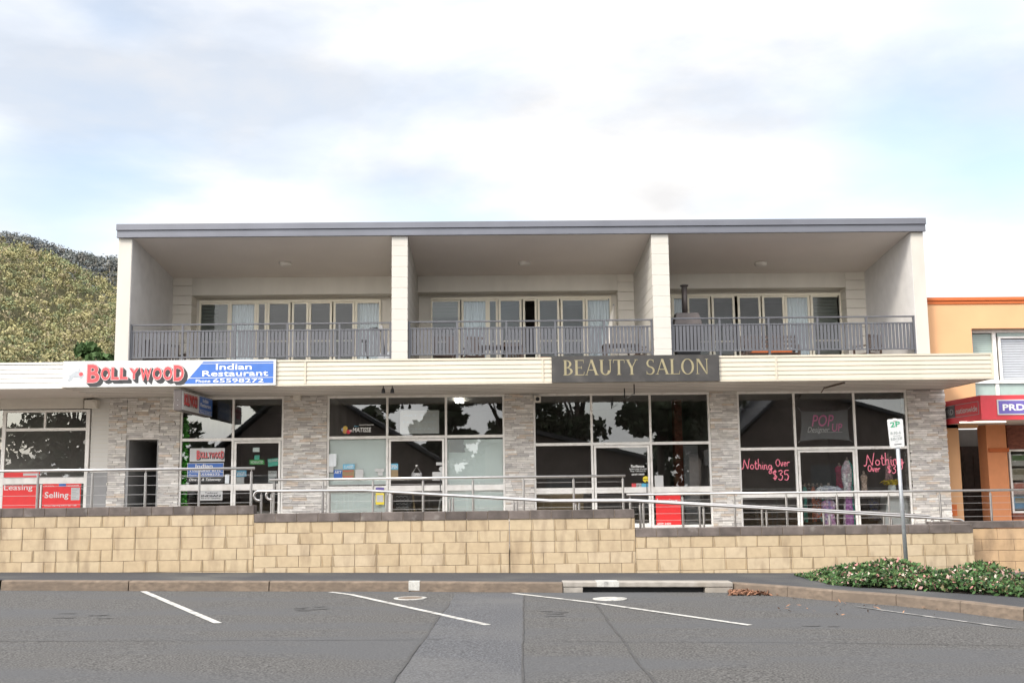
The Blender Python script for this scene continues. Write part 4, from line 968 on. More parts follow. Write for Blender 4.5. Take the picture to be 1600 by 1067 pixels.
def bolly(Y,x0,z0,w,h,parent,u=(1,0,0),deep=9,step=.009):
    """BOLLYWOOD in tall red letters with a dark block shadow"""
    word='BOLLYWOOD'; ws=[1.25,.95,.8,.8,1.0,1.15,.95,.95,1.05]; tops=[1.0,.84,.82,.80,.78,.76,.80,.84,.92]; bots=[.0,.13,.15,.16,.17,.10,.12,.10,.04]
    tot=sum(ws); uu=Vector(u); nn=uu.cross(Vector((0,0,1)))
    blk=MB();wh=MB();rd=MB()
    cx=0
    for ch,wd,tp,bt in zip(word,ws,tops,bots):
        lw=w*wd/tot; o=Vector((x0,Y,z0))+uu*(cx+lw*.05)+Vector((0,0,h*bt)); lh=h*(tp-bt); lw2=lw*.90
        e=h*.035
        for k_ in range(deep):
            text(blk,ch,o+uu*(step*k_-e)+Vector((0,0,-step*k_*1.0-e)),u,lw2+2*e,lh+2*e,bold=.05,n_off=.002-.0001*k_)
        text(wh,ch,o-uu*e*.5-Vector((0,0,e*.5)),u,lw2+e,lh+e,bold=.045,n_off=.0035)
        text(rd,ch,o,u,lw2,lh,bold=.035,n_off=.005)
        cx+=lw
    blk.build('letter_shadow',M['black'],parent); wh.build('letter_outline',M['white'],parent); rd.build('lettering',M['redletter'],parent)
bolly(Ys,sp(fr(135),0)[0],sp(0,.17)[1],sp(fr(288),0)[0]-sp(fr(135),0)[0],(zs1-zs0)*.70,t,deep=10,step=.0085)
m=MB()   # faint grey map with a red badge
mp_=[(0,.1),(.1,.32),(.06,.42),(.3,.6),(.42,.72),(.5,.78),(.62,.72),(.66,.9),(.74,.95),(.8,.75),(.95,.6),(1,.42),(.9,.22),(.8,.15),(.7,.3),(.5,.33),(.35,.3),(.25,.1),(.1,0)]
a_,b_=sp(fr(106),0)[0],sp(fr(131),0)[0]
m.poly([(a_+(b_-a_)*p,Ys-.003,sp(0,.22)[1]+(zs1-zs0)*.52*q) for p,q in reversed(mp_)]); m.build('map_emblem',M['galv'],t)
m=MB(); c_=(a_+(b_-a_)*.82,Ys-.005,sp(0,.5)[1]); m.poly([(c_[0]+.045*math.cos(k_*.524),c_[1],c_[2]+.045*math.sin(k_*.524)) for k_ in range(12)]); m.build('badge',M['redletter'],t)
# --- BEAUTY SALON serif board
Yq=YA-.06
x0,x1=XX(862,Yq,576),XX(1124,Yq,576); z0,z1=ZZ(596.5,Yq,993),ZZ(555,Yq,993)
t=thing('shop_sign','black beauty salon signboard with faded gold serif letters on the awning','sign',((x0+x1)/2,Yq,z0))
m=MB(); m.box(x0,x1,Yq,Yq+.045,z0,z1); m.build('board',M['charcoal'],t,bevel=.004)
def arcpts(cx,cy,rx,ry,a0,a1,n=14): return [(cx+rx*math.cos(math.radians(a0+(a1-a0)*i/n)),cy+ry*math.sin(math.radians(a0+(a1-a0)*i/n))) for i in range(n+1)]
def ring(outer,inner): return [[outer[i],outer[i+1],inner[i+1],inner[i]] for i in range(len(outer)-1)]
def bar_(x0,y0,x1,y1,w): 
    return [[(x0-w/2,y0),(x0+w/2,y0),(x1+w/2,y1),(x1-w/2,y1)]]
T_,t_,sf=.13,.045,.035
def serif(x0,x1,y,up=True): return [[(x0,y),(x1,y),(x1-.02,y+(sf if up else -sf)),(x0+.02,y+(sf if up else -sf))]]
def glyph(c):
    if c=='B': return .62,bar_(.15,0,.15,1,T_)+serif(.02,.2,0)+serif(.02,.2,1,False)+ring(arcpts(.2,.74,.29,.26,90,-90),arcpts(.2,.74,.17,.22,90,-90))+ring(arcpts(.2,.26,.36,.26,90,-90),arcpts(.2,.26,.23,.22,90,-90))
    if c=='E': return .6,bar_(.15,0,.15,1,T_)+serif(.02,.2,0)+serif(.02,.2,1,False)+[[(.2,.0),(.56,0),(.53,.045),(.2,.045)],[(.2,.955),(.53,.955),(.55,1),(.2,1)],[(.2,.48),(.42,.48),(.42,.525),(.2,.525)],[(.53,0),(.56,0),(.59,.22),(.565,.22)],[(.53,1),(.55,1),(.55,.8),(.53,.8)],[(.42,.4),(.445,.4),(.445,.6),(.42,.6)]]
    if c=='A': return .78,bar_(.1,0,.37,1,t_)+bar_(.66,0,.38,1.02,T_)+[[(.19,.31),(.56,.31),(.55,.355),(.2,.355)]]+serif(0,.2,0)+serif(.54,.8,0)
    if c=='U': return .78,bar_(.16,.3,.16,1,T_)+bar_(.64,.3,.64,1,t_)+serif(.03,.29,1,False)+serif(.55,.74,1,False)+ring(arcpts(.38,.3,.285,.31,180,360),arcpts(.36,.3,.14,.25,180,360))
    if c=='T': return .68,bar_(.34,0,.34,1,T_)+serif(.21,.47,0)+[[(.03,.955),(.65,.955),(.65,1),(.03,1)],[(.02,.78),(.045,.78),(.06,1),(.03,1)],[(.635,.78),(.66,.78),(.65,1),(.62,1)]]
    if c=='Y': return .72,bar_(.37,0,.37,.5,T_)+bar_(.37,.42,.14,1,T_)+bar_(.38,.45,.62,1,t_)+serif(.24,.5,0)+serif(.02,.28,1,False)+serif(.52,.72,1,False)
    if c=='S': return .56,ring(arcpts(.29,.74,.22,.27,45,270),arcpts(.31,.75,.14,.22,45,270))+ring(arcpts(.27,.26,.25,.27,90,-135),arcpts(.25,.25,.16,.21,90,-135))+[[(.44,.78),(.465,.78),(.465,1),(.43,.95)],[(.07,.22),(.095,.22),(.12,.05),(.07,0)]]
    if c=='L': return .6,bar_(.15,0,.15,1,T_)+serif(.02,.28,1,False)+serif(.02,.2,0)+[[(.2,0),(.56,0),(.53,.045),(.2,.045)],[(.53,0),(.56,0),(.59,.24),(.565,.24)]]
    if c=='O': return .82,ring(arcpts(.41,.5,.36,.52,0,360,32),arcpts(.41,.5,.235,.475,0,360,32))
    if c=='N': return .8,bar_(.13,0,.13,1,t_)+bar_(.66,0,.66,1,t_)+[[(.62,0),(.68,0),(.24,1),(.08,1)]]+serif(.04,.24,0)+serif(.56,.76,1,False)
    return .4,[]
def serif_text(mb,s,o,w,h,n0=.003):
    tot=sum(glyph(c)[0] for c in s); sc=w/tot; cx=0; n=0
    for c in s:
        wd,ps=glyph(c)
        for p in ps:
            ar=sum(p[i][0]*p[(i+1)%len(p)][1]-p[(i+1)%len(p)][0]*p[i][1] for i in range(len(p)))
            if ar<0: p=p[::-1]
            n+=1; mb.poly([(o[0]+(cx+a)*sc,o[1]-n0-n*.00006,o[2]+b*h) for a,b in p])
        cx+=wd
m=MB(); serif_text(m,'BEAUTY SALON',(x0+(x1-x0)*.065,Yq,z0+(z1-z0)*.27),(x1-x0)*.875,(z1-z0)*.57); m.build('lettering',M['gold'],t)
m=MB()
for a,b in ((.02,.93),(.98,.93),(.02,.06),(.98,.06),(.5,.95),(.25,.94),(.75,.05),(.1,.07)): m.lathe([(.01,0),(.01,.001)],(x0+(x1-x0)*a,Yq-.003,z0+(z1-z0)*b),8)
m.build('screw',M['grey'],t)
# --- hanging light box sign under the awning
yb0,yb1=YA+.03,YF-.25
xs0,xs1=XX(271.5,yb0,625),XX(284,yb0,625); za,zb=ZZ(641,yb0,280),ZZ(608.2,yb0,280)
t=thing('hanging_sign','hanging double sided restaurant light box under the awning','sign',((xs0+xs1)/2,yb0,za))
m=MB(); m.box(xs0,xs1,yb0,yb1,za,zb); m.build('sign_case',M['darkmetal'],t,bevel=.006)
m=MB(); m.box(xs1-.002,xs1+.006,yb0+.02,yb1-.02,za+.02,zb-.02); m.box(xs0-.006,xs0+.002,yb0+.02,yb1-.02,za+.02,zb-.02); m.build('sign_face',M['white2'],t)
m=MB(); ym=yb0+(yb1-yb0)*.54
m.box(xs1+.004,xs1+.009,ym,yb1-.03,za+.035,za+.11); m.box(xs1+.004,xs1+.009,ym,yb1-.03,za+.125,zb-.035); m.build('blue_panel',M['blue'],t)
bolly(0,0,0,1,1,t) if False else None
def bolly_y(X,y0,z0_,w,h,parent):
    wh=MB();rd=MB();bk=MB()
    for k_ in range(5): text(bk,'BOLLYWOOD',(X,y0+.006*k_,z0_-.006*k_),(0,1,0),w,h,bold=.05,n_off=.002+.0001*(5-k_))
    text(rd,'BOLLYWOOD',(X,y0,z0_),(0,1,0),w,h,bold=.03,n_off=.004); bk.build('letter_shadow',M['black'],parent); rd.build('lettering',M['redletter'],parent)
bolly_y(xs1+.007,yb0+.16,za+.13,(yb1-yb0)*.42,(zb-za)*.58,t)
m=MB(); text(m,'Indian',(xs1+.010,ym+.3,zb-.16),(0,1,0),.5,.09,bold=.02); text(m,'Restaurant',(xs1+.010,ym+.1,zb-.27),(0,1,0),.95,.09,bold=.02); text(m,'Phone 65598272',(xs1+.010,ym+.08,za+.05),(0,1,0),1.0,.045,bold=.01); m.build('panel_lettering',M['white'],t)
m=MB()
for q in (.25,.5): m.lathe([(.012,0),(.012,.004)],((xs0+xs1)/2,yb0-.003,za+(zb-za)*q),8)
m.build('screw',M['white'],t)
# --- agency window signs at left
YG=YF-.012; YI=YF+.09      # on the glass / just behind it
YI=YF-.034
t=thing('window_sign','red Leasing board standing in the far left shop window','sign',(XX(33,YI,765),YI,.8))
def brd(t,px0,py0,px1,py1,Y,m,name='board',th=.012):
    o,x0,x1,z0,z1=panel(name,None,None,px0,py0,px1,py1,Y,m,th,parent=t); return x0,x1,z0,z1
brd(t,5,734,62,745.5,YF-.005,'red'); x0,x1,z0,z1=brd(t,4,757.8,62,794,YI,'red')
m=MB(); text(m,'Leasing',(x0+.03,YI-.006,ZZ(768,YI,30)),U,XX(51,YI,760)-x0-.03,.17,bold=.005); text(m,'joff hannam',(x0+.05,YI-.006,z1-.02),U,.33,.02); m.build('lettering',M['white'],t)
x0b,x1b,_,_=brd(t,36,739,60,743,YF-.009,'white2','label_strip',.003)
YI=YG
t=thing('window_sign','red Selling board with small price list in the left shop window','sign',(XX(97,YI,770),YI,.8))
x0,x1,z0,z1=brd(t,66,754,126,794,YI,'red')
m=MB(); text(m,'Selling',(x0+.06,YI-.006,ZZ(780.5,YI,90)),U,XX(107,YI,775)-x0-.06,.19,bold=.008); text(m,'Simon Heming 0423 561 138',(x0+.06,YI-.006,ZZ(791,YI,90)),U,.78,.035,bold=.01); text(m,'nationwide',(XX(104,YI,758),YI-.006,ZZ(759,YI,115)),U,.3,.035,bold=.005); text(m,'hot property',(x0+.06,YI-.006,ZZ(760,YI,78)),U,.22,.035); m.build('lettering',M['white'],t)
a0,a1,c0_,c1_=brd(t,92,755,103,760,YI-.005,'blue','badge',.004)
a0,a1,c0_,c1_=brd(t,111,761.5,124.5,781,YI-.005,'white2','price_list',.004)
m=MB()
for k_ in range(7): m.box(a0+.02,a1-.03-.03*(k_%3),YI-.007,YI-.0055,c1_-.03-k_*.04,c1_-.022-k_*.04)
m.build('print_lines',M['signgrey'],t)
YI=YF+.09
# --- restaurant window signs
def bolly_small(t,px0,py0,px1,py1,Y):
    x0,x1=XX(px0,Y,(py0+py1)/2),XX(px1,Y,(py0+py1)/2); z0,z1=ZZ(py1,Y,(px0+px1)/2),ZZ(py0,Y,(px0+px1)/2)
    bolly(Y,x0,z0,x1-x0,z1-z0,t,deep=5,step=.005)
t=thing('window_sign','white poster with red block lettering high in the restaurant window','sign',(XX(325,YG),YG,2.2))
brd(t,296.5,700,351,721,YG,'white2'); bolly_small(t,307,703.5,350,717,YG-.001)
t=thing('window_sign','blue Indian restaurant phone poster in the restaurant window','sign',(XX(320,YG),YG,1.8))
x0,x1,z0,z1=brd(t,292.5,723,349.5,745,YG,'white2'); q=MB(); q.box(x0+.015,x1-.015,YG-.004,YG-.001,z0+.12,z1-.015); q.box(x0+.015,x1-.015,YG-.004,YG-.001,z0+.015,z0+.105); q.build('blue_panel',M['blue'],t)
m=MB(); text(m,'Indian',(x0+.2,YG-.006,z1-.12),U,.42,.09,bold=.02); text(m,'Restaurant',(x0+.07,YG-.006,z0+.135),U,.75,.085,bold=.02); text(m,'Phone',(x0+.05,YG-.006,z0+.03),U,.18,.045); text(m,'65598272',(x0+.3,YG-.006,z0+.03),U,.5,.06,bold=.02); m.build('lettering',M['white'],t)
t=thing('window_sign','black strip reading Dine In and Takeaway below the blue poster','sign',(XX(320,YG),YG,1.7))
x0,x1,z0,z1=brd(t,292,746,349,753.5,YG,'black'); m=MB(); text(m,'Dine In & Takeaway',(x0+.05,YG-.006,z0+.02),U,x1-x0-.1,.085,shear=.3,bold=.02); m.build('lettering',M['white'],t)
t=thing('window_sign','white menu board low in the restaurant window under the rail','sign',(XX(330,YG),YG,1.3))
x0,x1,z0,z1=brd(t,312,765,347.5,781.5,YG,'white2')
m=MB(); text(m,'Traditional',(x0+.13,YG-.006,z1-.1),U,.3,.05,bold=.02); text(m,'INDIAN',(x0+.04,YG-.006,z1-.17),U,.47,.05,bold=.04); text(m,'Eat in or Takeaway',(x0+.04,YG-.006,z0+.03),U,.47,.04,bold=.02); m.build('lettering',M['black'],t)
t=thing('window_curtain','bright green leafy curtain strip hanging at the left edge of the restaurant','curtain',(XX(287,YF+.12),YF+.12,1))
rg=np.random.default_rng(4); n=2200; xa_,xb_=XX(283,YF+.12,720),XX(292,YF+.12,720)
cen=np.stack([rg.uniform(xa_,xb_,n)+.03*np.sin(np.arange(n)),rg.uniform(YF+.1,YF+.16,n),rg.uniform(FA,zl(652,287),n)],1)
leafmesh('leaf_strand',cen,.045,np.array([(.12,.5,.07)]*n)*rg.uniform(.4,1.5,(n,1)),parent=t,org=(XX(287,YF+.12),YF+.12,1))
def sticker(name,label,cat,px0,py0,px1,py1,m,words=(),tm='white',Y=YG,grp=None,th=.004,tilt=0):
    cx,cy=(px0+px1)/2,(py0+py1)/2
    x0,x1=XX(px0,Y,cy),XX(px1,Y,cy); z0,z1=ZZ(py1,Y,cx),ZZ(py0,Y,cx)
    t=thing(name,label,cat,((x0+x1)/2,Y,(z0+z1)/2),grp)
    q=MB(); q.box(x0,x1,Y,Y+th,z0,z1); q.build('sheet',M[m],t)
    if words:
        w_=MB(); n=len(words); hh=(z1-z0)/n
        for i,wd in enumerate(words):
            if wd: text(w_,wd,(x0+(x1-x0)*.08,Y-.003,z1-hh*(i+.82)),U,(x1-x0)*.84,hh*.62,bold=.02)
        w_.build('print',M[tm],t)
    if tilt: t.rotation_euler=(0,tilt,0)
    return t
sticker('door_sticker','green rating sticker on the restaurant door glass','sticker',390,718,413,725.5,'green',('NOMINATED',))
sticker('door_sticker','small pale green round topped sticker above the green rating sticker','sticker',397.5,711,405.5,718,'teal')
sticker('door_sticker','faded cream emblem sticker high on the restaurant door','sticker',395,699,405.5,706,'frost')
sticker('closed_sign','tilted teal CLOSED sign on the restaurant door','sign',418.5,716,437,728,'teal',('CLOSED',''),tilt=-.09)
sticker('wifi_sign','light blue WiFi sign beside the door frame','sign',368,734.5,385,744.5,'ltblue',('WiFi',))
sticker('door_notice','white sheet below the WiFi sign','notice',368,745,381.5,755,'white2')
sticker('door_notice','white opening hours sheet right on the restaurant door','notice',419,735.5,432.5,754,'white2',('LUNCH','','DINNER',''),'signgrey')
sticker('window_notice','small violet and cream notice left of the restaurant mullion','notice',351.5,741,358,755,'curtain')
# --- art shop stickers (bay B)
YI2=YF+.05
q=[]
for a_,b_,c_,d_,lab in ((sB[0]+.05,sB[1]-.03,zl(757,560),zl(686,560),'pale frosted sheet filling the lower left pane of the gallery'),(sB[2]+.03,sB[3]-.05,zl(757,740),zl(686,740),'pale frosted sheet filling the lower right pane of the gallery')):
    m=MB(); m.box(a_,b_,YI2+.03,YI2+.04,c_,d_); tag(m.build('frosted_sheet',M['frost']),lab,'blind')
for a_,b_,lab in ((sB[0]+.05,sB[1]-.03,'pale frosted sheet below the rail at left of the gallery'),(sB[2]+.03,sB[3]-.05,'pale frosted sheet below the rail at right of the gallery')):
    m=MB(); m.box(a_,b_,YI2+.03,YI2+.04,FB,zl(766,600)); tag(m.build('frosted_sheet',M['frost']),lab,'blind')
t=thing('gallery_sticker','MATISSE window decal with small coloured paint splash','sticker',(XX(555,YG,673),YG,zl(673,555)))
m=MB(); text(m,'MATISSE',(XX(551,YG,675),YG-.002,ZZ(675,YG,565)),U,XX(580,YG,675)-XX(551,YG,675),.115,bold=.02,shear=.1); 
m.box(XX(561,YG,663),XX(584,YG,663),YG-.003,YG,ZZ(664,YG,570),ZZ(663.2,YG,570)); m.build('lettering',M['white'],t)
m=MB(); text(m,'derivan',(XX(553,YG,666),YG-.002,ZZ(666.5,YG,560)),U,.11,.03,bold=.01); m.build('lettering_blue',M['ltblue'],t)
def disc(mb,px,py,rp_,Y,col,sy=1):
    x,z=P(px,py,Y); r=rp_/63; mb.k+=1; mb.poly([(x+r*math.cos(-k_*.524),Y-.001*mb.k,z+sy*r*math.sin(-k_*.524)) for k_ in range(12)][::-1],0,col)
m=MB(); 
for px,py,r_,c_ in ((536,671,3,(.3,.32,.4)),(539.5,669,3.6,(.6,.42,.1)),(539,674,3.5,(.55,.3,.1)),(544.5,674.5,3.3,(.6,.05,.08)),(548,673,2,(.6,.4,.4))): disc(m,px,py,r_,YG,c_)
m.build('paint_splash',M['paper'],t)
m=MB(); c_=P(593,643,YF+.1); pts=[]
for k_ in range(10): r_=(.16,.065)[k_%2]; pts.append((c_[0]+r_*math.sin(k_*math.pi/5),YF+.1,c_[1]+r_*math.cos(k_*math.pi/5)))
m.prism(pts[::-1],(0,.02,0)); tag(m.build('star_ornament',M['grey']),'grey star ornament hanging inside the upper left gallery pane','ornament')
pp=dict(name='window_notice',cat='notice')
for (a,b,c,d,m_,w_,lab) in ((512,709,525.5,728.5,'curtain',(),'tall pale poster at the left edge of the gallery window'),(512,729,521,737.5,'white2',(),'small cream note under the tall pale poster'),
    (521.5,734,534.5,748,'blue',('ART',''),'blue leaflet beside the gallery column'),(536,725,554,733,'ltblue',('CLASSES',),'turquoise banner leaflet above the flyers'),
    (535,733.5,553.5,746.5,'tan',('PAINT','','SHOP'),'cream printed flyer under the turquoise banner'),(555,733,568,749.5,'white2',('',),'white blank letter taped right of the cream flyer'),
    (586,732,600.5,736.5,'white2',(),'thin white folded card right in the lower left gallery pane'),(590,737,598,743,'white2',(),'small white tag below the folded card')):
    sticker('window_notice',lab,'notice',a,b,c,d,m_,w_,'white' if m_ in('blue','ltblue') else 'redletter')
for (a,b,c,d,m_,w_,lab) in ((608,724,622,733.5,'ltblue',('OPEN',),'light blue poster half on the gallery door'),(608,733.5,622,744.5,'tan',(),'sand coloured poster half below it on the gallery door'),
    (681.5,722,694,726.5,'white2',(),'narrow white sticker at right of the gallery door'),(675.5,737,694,750,'white2',(),'white notice low at right of the gallery door')):
    sticker('door_notice',lab,'notice',a,b,c,d,m_,w_,Y=YF-.025)
m=MB(); c_=P(690,732.5,YF-.025); m.poly([(c_[0]+.065*math.cos(k_*.4),YF-.026,c_[1]+.065*math.sin(k_*.4)) for k_ in range(16)]); tag(m.build('door_sticker',M['white2']),'round white sticker at right of the gallery door','sticker')
t=thing('hanging_sign','small grey open sign hung on strings in the gallery door','sign',(XX(651,YG,738),YF-.04,zl(742,651)))
a_=P(651,728,YF-.04); m=MB(); x0,x1=XX(643,YF-.04,742),XX(659,YF-.04,742); z0,z1=ZZ(745,YF-.04,651),ZZ(738.5,YF-.04,651); m.box(x0,x1,YF-.045,YF-.035,z0,z1); m.build('board',M['grey'],t)
m=MB(); m.tube([(x0+.03,YF-.04,z1),(a_[0],YF-.04,a_[1]),(x1-.03,YF-.04,z1)],.004,5); m.lathe([(.03,0),(.03,.03)],(a_[0],YF-.05,a_[1]),10); m.build('string',M['white'],t)
m=MB(); text(m,'OPEN',(x0+.05,YF-.048,z0+.03),U,.16,.06,bold=.02); m.build('lettering',M['white'],t)
# white poster sheet hanging inside upper middle pane and half torn paper
sticker('hanging_poster','large white sheet with faint print hung inside the gallery fanlight','poster',625,641,686,677.5,'white',('','ART SALE','','PAINT AND','','CANVAS',''),'curtain',Y=YF+.06)
m=MB(); X0,X1=XX(702,YI2,700),XX(727,YI2,700); Z0,Z1=ZZ(706.5,YI2,712),ZZ(686,YI2,712); m.prism([(X0,YI2,Z0),(X1,YI2,Z0),(X1-.03,YI2,Z0+.08),(X1+.02,YI2,Z0+.15),(X1-.06,YI2,Z0+.2),(X1-.03,YI2,Z1),(X0,YI2,Z1)],(0,.005,0)); tag(m.build('torn_paper',M['white2']),'torn white paper at the top left of the right frosted sheet','paper')
# yellow holder, blackboard, chair in the door
t=thing('leaflet_holder','yellow leaflet holder with white papers beside the gallery door','holder',(XX(592,YF-.1),YF-.1,1.2))
x0,x1,z0,z1=brd(t,587,767.5,600,788,YF-.1,'yellow','holder',.06); brd(t,588.5,773,599,784,YF-.104,'white2','paper',.003); brd(t,587,761.5,600,765.5,YF-.06,'purple','header',.004)
t=thing('blackboard','black chalkboard easel with pale timber frame behind the gallery door','chalkboard',(XX(629,YF+.6,780),YF+.6,FB))
Yb_=YF+.6; x0,x1,z1=XX(613,Yb_,780),XX(646,Yb_,780),ZZ(769,Yb_,629)
m=MB(); m.box(x0+.05,x1-.05,Yb_,Yb_+.02,FB+.15,z1); m.build('board',M['black'],t)
m=MB(); m.bar((x0+.02,Yb_,z1+.03),(x0-.06,Yb_-.05,FB),.04,.03); m.bar((x1-.02,Yb_,z1+.03),(x1+.06,Yb_-.05,FB),.04,.03); m.build('frame',M['tan'],t)
m=MB()
for k_ in range(4): ribbon(m,[(x0+.1+i*.035,z1-.1-k_*.09+.012*math.sin(i*2.3+k_)) for i in range(9+k_%2)],.008,(0,Yb_-.002,0),U,(0,0,1),.001)
m.build('chalk_writing',M['white'],t)
t=thing('white_stool','white stool leg frame inside the gallery door','stool',(XX(690,YF+.7,790),YF+.7,FB)); Yb_=YF+.7
x_=XX(691,Yb_,785); z_=ZZ(781,Yb_,691); m=MB(); m.tube([(x_-.12,Yb_,FB),(x_-.05,Yb_,z_),(x_+.18,Yb_,z_)],.025,8); m.tube([(x_+.2,Yb_+.25,FB),(x_+.18,Yb_,z_)],.025,8); m.build('frame',M['white'],t); m=MB(); m.box(x_-.05,x_+.28,Yb_-.02,Yb_+.3,z_+.02,z_+.06); m.build('seat',M['white'],t)
q=MB(); a_=P(712,629,YF+1.6); 
for k_ in (0,1): q.prism([(a_[0]-.02+k_*.13,YF+1.2,ZH-.03),(a_[0]+.06+k_*.13,YF+1.2,ZH-.03),(a_[0]+.06+k_*.13,YF+2.4,ZH-.03),(a_[0]-.02+k_*.13,YF+2.4,ZH-.03)],(0,0,.03))
tag(q.build('tube_light',M['lit']),'lit twin tube light on the gallery ceiling','light')
q=MB(); q.box(XX(1403,YF+1.4,622),XX(1418,YF+1.4,622),YF+1.0,YF+2.2,ZH-.04,ZH+.015); tag(q.build('tube_light',M['lit']),'lit ceiling light at the top right of the dress shop window','light')
# --- salon (bay C)
YD=YF-.03
t=thing('door_lettering','white Radiance skin care lettering on the salon door','sticker',(XX(999,YD,735),YD,zl(735,999)))
m=MB(); text(m,'Radiance',(XX(986,YD,730),YD,ZZ(730,YD,998)),U,.33,.065,bold=.03); text(m,'SKIN CARE STUDIO',(XX(983.5,YD,734),YD,ZZ(733.8,YD,998)),U,.43,.04,bold=.01); text(m,'Shop 1/99 Bold St',(XX(985,YD,737),YD,ZZ(737.3,YD,998)),U,.38,.04,bold=.01); text(m,'6559 5600',(XX(987,YD,742),YD,ZZ(742.3,YD,998)),U,.31,.045,bold=.025); m.build('lettering',M['white'],t)
m=MB(); c_=P(1009,748.5,YD); 
for s_ in (0,1):
    m.poly([(c_[0]+.075*math.cos(math.pi*s_+k_*.3142),YD,c_[1]+(.006 if not s_ else -.006)+.07*math.sin(math.pi*s_+k_*.3142)) for k_ in range(11)])
tag(m.build('door_sticker',M['yellow']),'round yellow sticker low on the salon door','sticker')
for (a,b,c,d,m_,w_,lab) in ((987,755,994,762.5,'redletter',(),'small red and dark card sticker on the salon door'),(994.5,755,1002,762.5,'white2',('EFT',),'white eftpos sticker between the cards on the salon door'),(1002.5,755,1016,762.5,'ltblue',(),'grey blue card sticker at right of the salon door'),
    (1023,742.5,1036.5,762.5,'white2',('','','',''),'white price sheet in the salon window beside the door')):
    sticker('door_sticker',lab,'sticker',a,b,c,d,m_,w_,'black',Y=YD if a<1020 else YG)
YI=YG
t=thing('window_sign','red Leasing board in the lower salon window','sign',(XX(1045,YI,795),YI,.7))
x0,x1,z0,z1=brd(t,1025,773,1064,821,YI,'red'); m=MB(); text(m,'Leasing',(x0+.03,YI-.006,ZZ(788,YI,1040)),U,.5,.15,bold=.005); text(m,'6559 5400',(x0+.02,YI-.006,z0+.03),U,.34,.045,bold=.03); m.build('lettering',M['white'],t)
m=MB(); m.box(XX(839,YF+1,790),XX(912,YF+1,790),YF+1,YF+1.05,FC,ZZ(765,YF+1,880)); m.box(XX(839,YF+1,790),XX(912,YF+1,790),YF+1,YF+1.6,ZZ(765,YF+1,880),ZZ(765,YF+1,880)+.04); m.box(XX(839,YF+1,790),XX(839,YF+1,790)+.05,YF+1.05,YF+1.6,FC,ZZ(765,YF+1,880)); tag(m.build('counter',M['tan']),'tan reception counter low in the left salon window','counter')
m=MB(); m.box(XX(1056,YF+2.2,730),XX(1068,YF+2.2,730),YF+2.2,YF+2.6,FC,ZH); tag(m.build('brick_pier',M['brick']),'red brick pier inside the right salon window','pier')
m=MB(); m.box(XX(1069,YF+1.6,730),cD[0]-.02,YF+1.6,YF+1.66,FC,zl(692,1090)); tag(m.build('partition',M['grey']),'plain grey partition inside the right salon window','partition')
# empty hanging bracket
t=thing('sign_bracket','empty black sign hanger below the beauty salon board','bracket',(XX(985,25,610),25,ZAB)); 
x_=XX(986,25.2,620)
m=MB(); m.tube([(x_,24.6,ZAB+.01),(x_,24.6,ZAB-.22)],.014,6); m.tube([(x_-.09,25.7,ZAB+.01),(x_-.09,25.7,ZAB-.22)],.014,6); m.build('hanger',M['black'],t)
m=MB(); m.tube([(x_,24.6,ZAB-.2),(x_,25.9,ZAB-.2)],.01,6); m.build('rail',M['grey'],t)
t=thing('sign_bracket','rusty bracket on the soffit above the dress shop','bracket',(XX(1300,25,605),25,ZAB)); 
m=MB(); a=P(1284,611,26.2);b=P(1315,600,24.8); m.bar((a[0],26.0,ZAB-.01),(b[0],24.6,ZAB-.01),.035,.035); m.bar((a[0],26.0,ZAB-.01),(a[0]-.08,26.0,ZAB-.12),.02,.02); m.build('arm',M['bark'],t)
# soffit lamps, camera, speaker
def spot(px,lab):
    x,z=P(px,606,YA+.35); t=thing('soffit_spotlight',lab,'spotlight',(x,YA+.35,ZAB),'black spotlights under the awning')
    m=MB(); m.tube([(x,YA+.35,ZAB+.01),(x,YA+.35,ZAB-.06)],.012,6); m.build('stem',M['black'],t); m=MB(); m.lathe([(.025,0),(.04,-.04),(.045,-.1),(.05,-.11)],(x,YA+.35,ZAB-.04),12); m.build('shade',M['black'],t,smooth=True); return t
spot(599,'left black spotlight of the pair under the awning by the gallery'); spot(613,'right black spotlight of the pair under the awning by the gallery')
t=thing('security_camera','small white security camera at the top corner of the salon window','camera',(XX(840,YF-.2,623),YF-.2,ZH-.2))
x0,x1=XX(835,YF-.2,623),XX(845,YF-.2,623); z0,z1=ZZ(628.5,YF-.2,840),ZZ(618,YF-.2,840); m=MB(); m.box(x0,x1,YF-.2,YF-.06,z0,z1); m.build('case',M['wall_pale'],t,bevel=.01)
m=MB(); c_=((x0+x1)/2,YF-.203,(z0+z1)/2); m.prism([(c_[0]+.05*math.cos(-k_*.4),YF-.2,c_[2]+.05*math.sin(-k_*.4)) for k_ in range(16)],(0,-.01,0)); m.build('lens',M['black'],t)
q=MB(); x0,x1=XX(458,YF-.3,621),XX(469,YF-.3,621); q.box(x0,x1,YF-.34,YF-.1,ZZ(625,YF-.3,463),ZH+.02); tag(q.build('soffit_box',M['wall_pale'],bevel=.01),'small pale box under the awning at the second stone column','junction box')
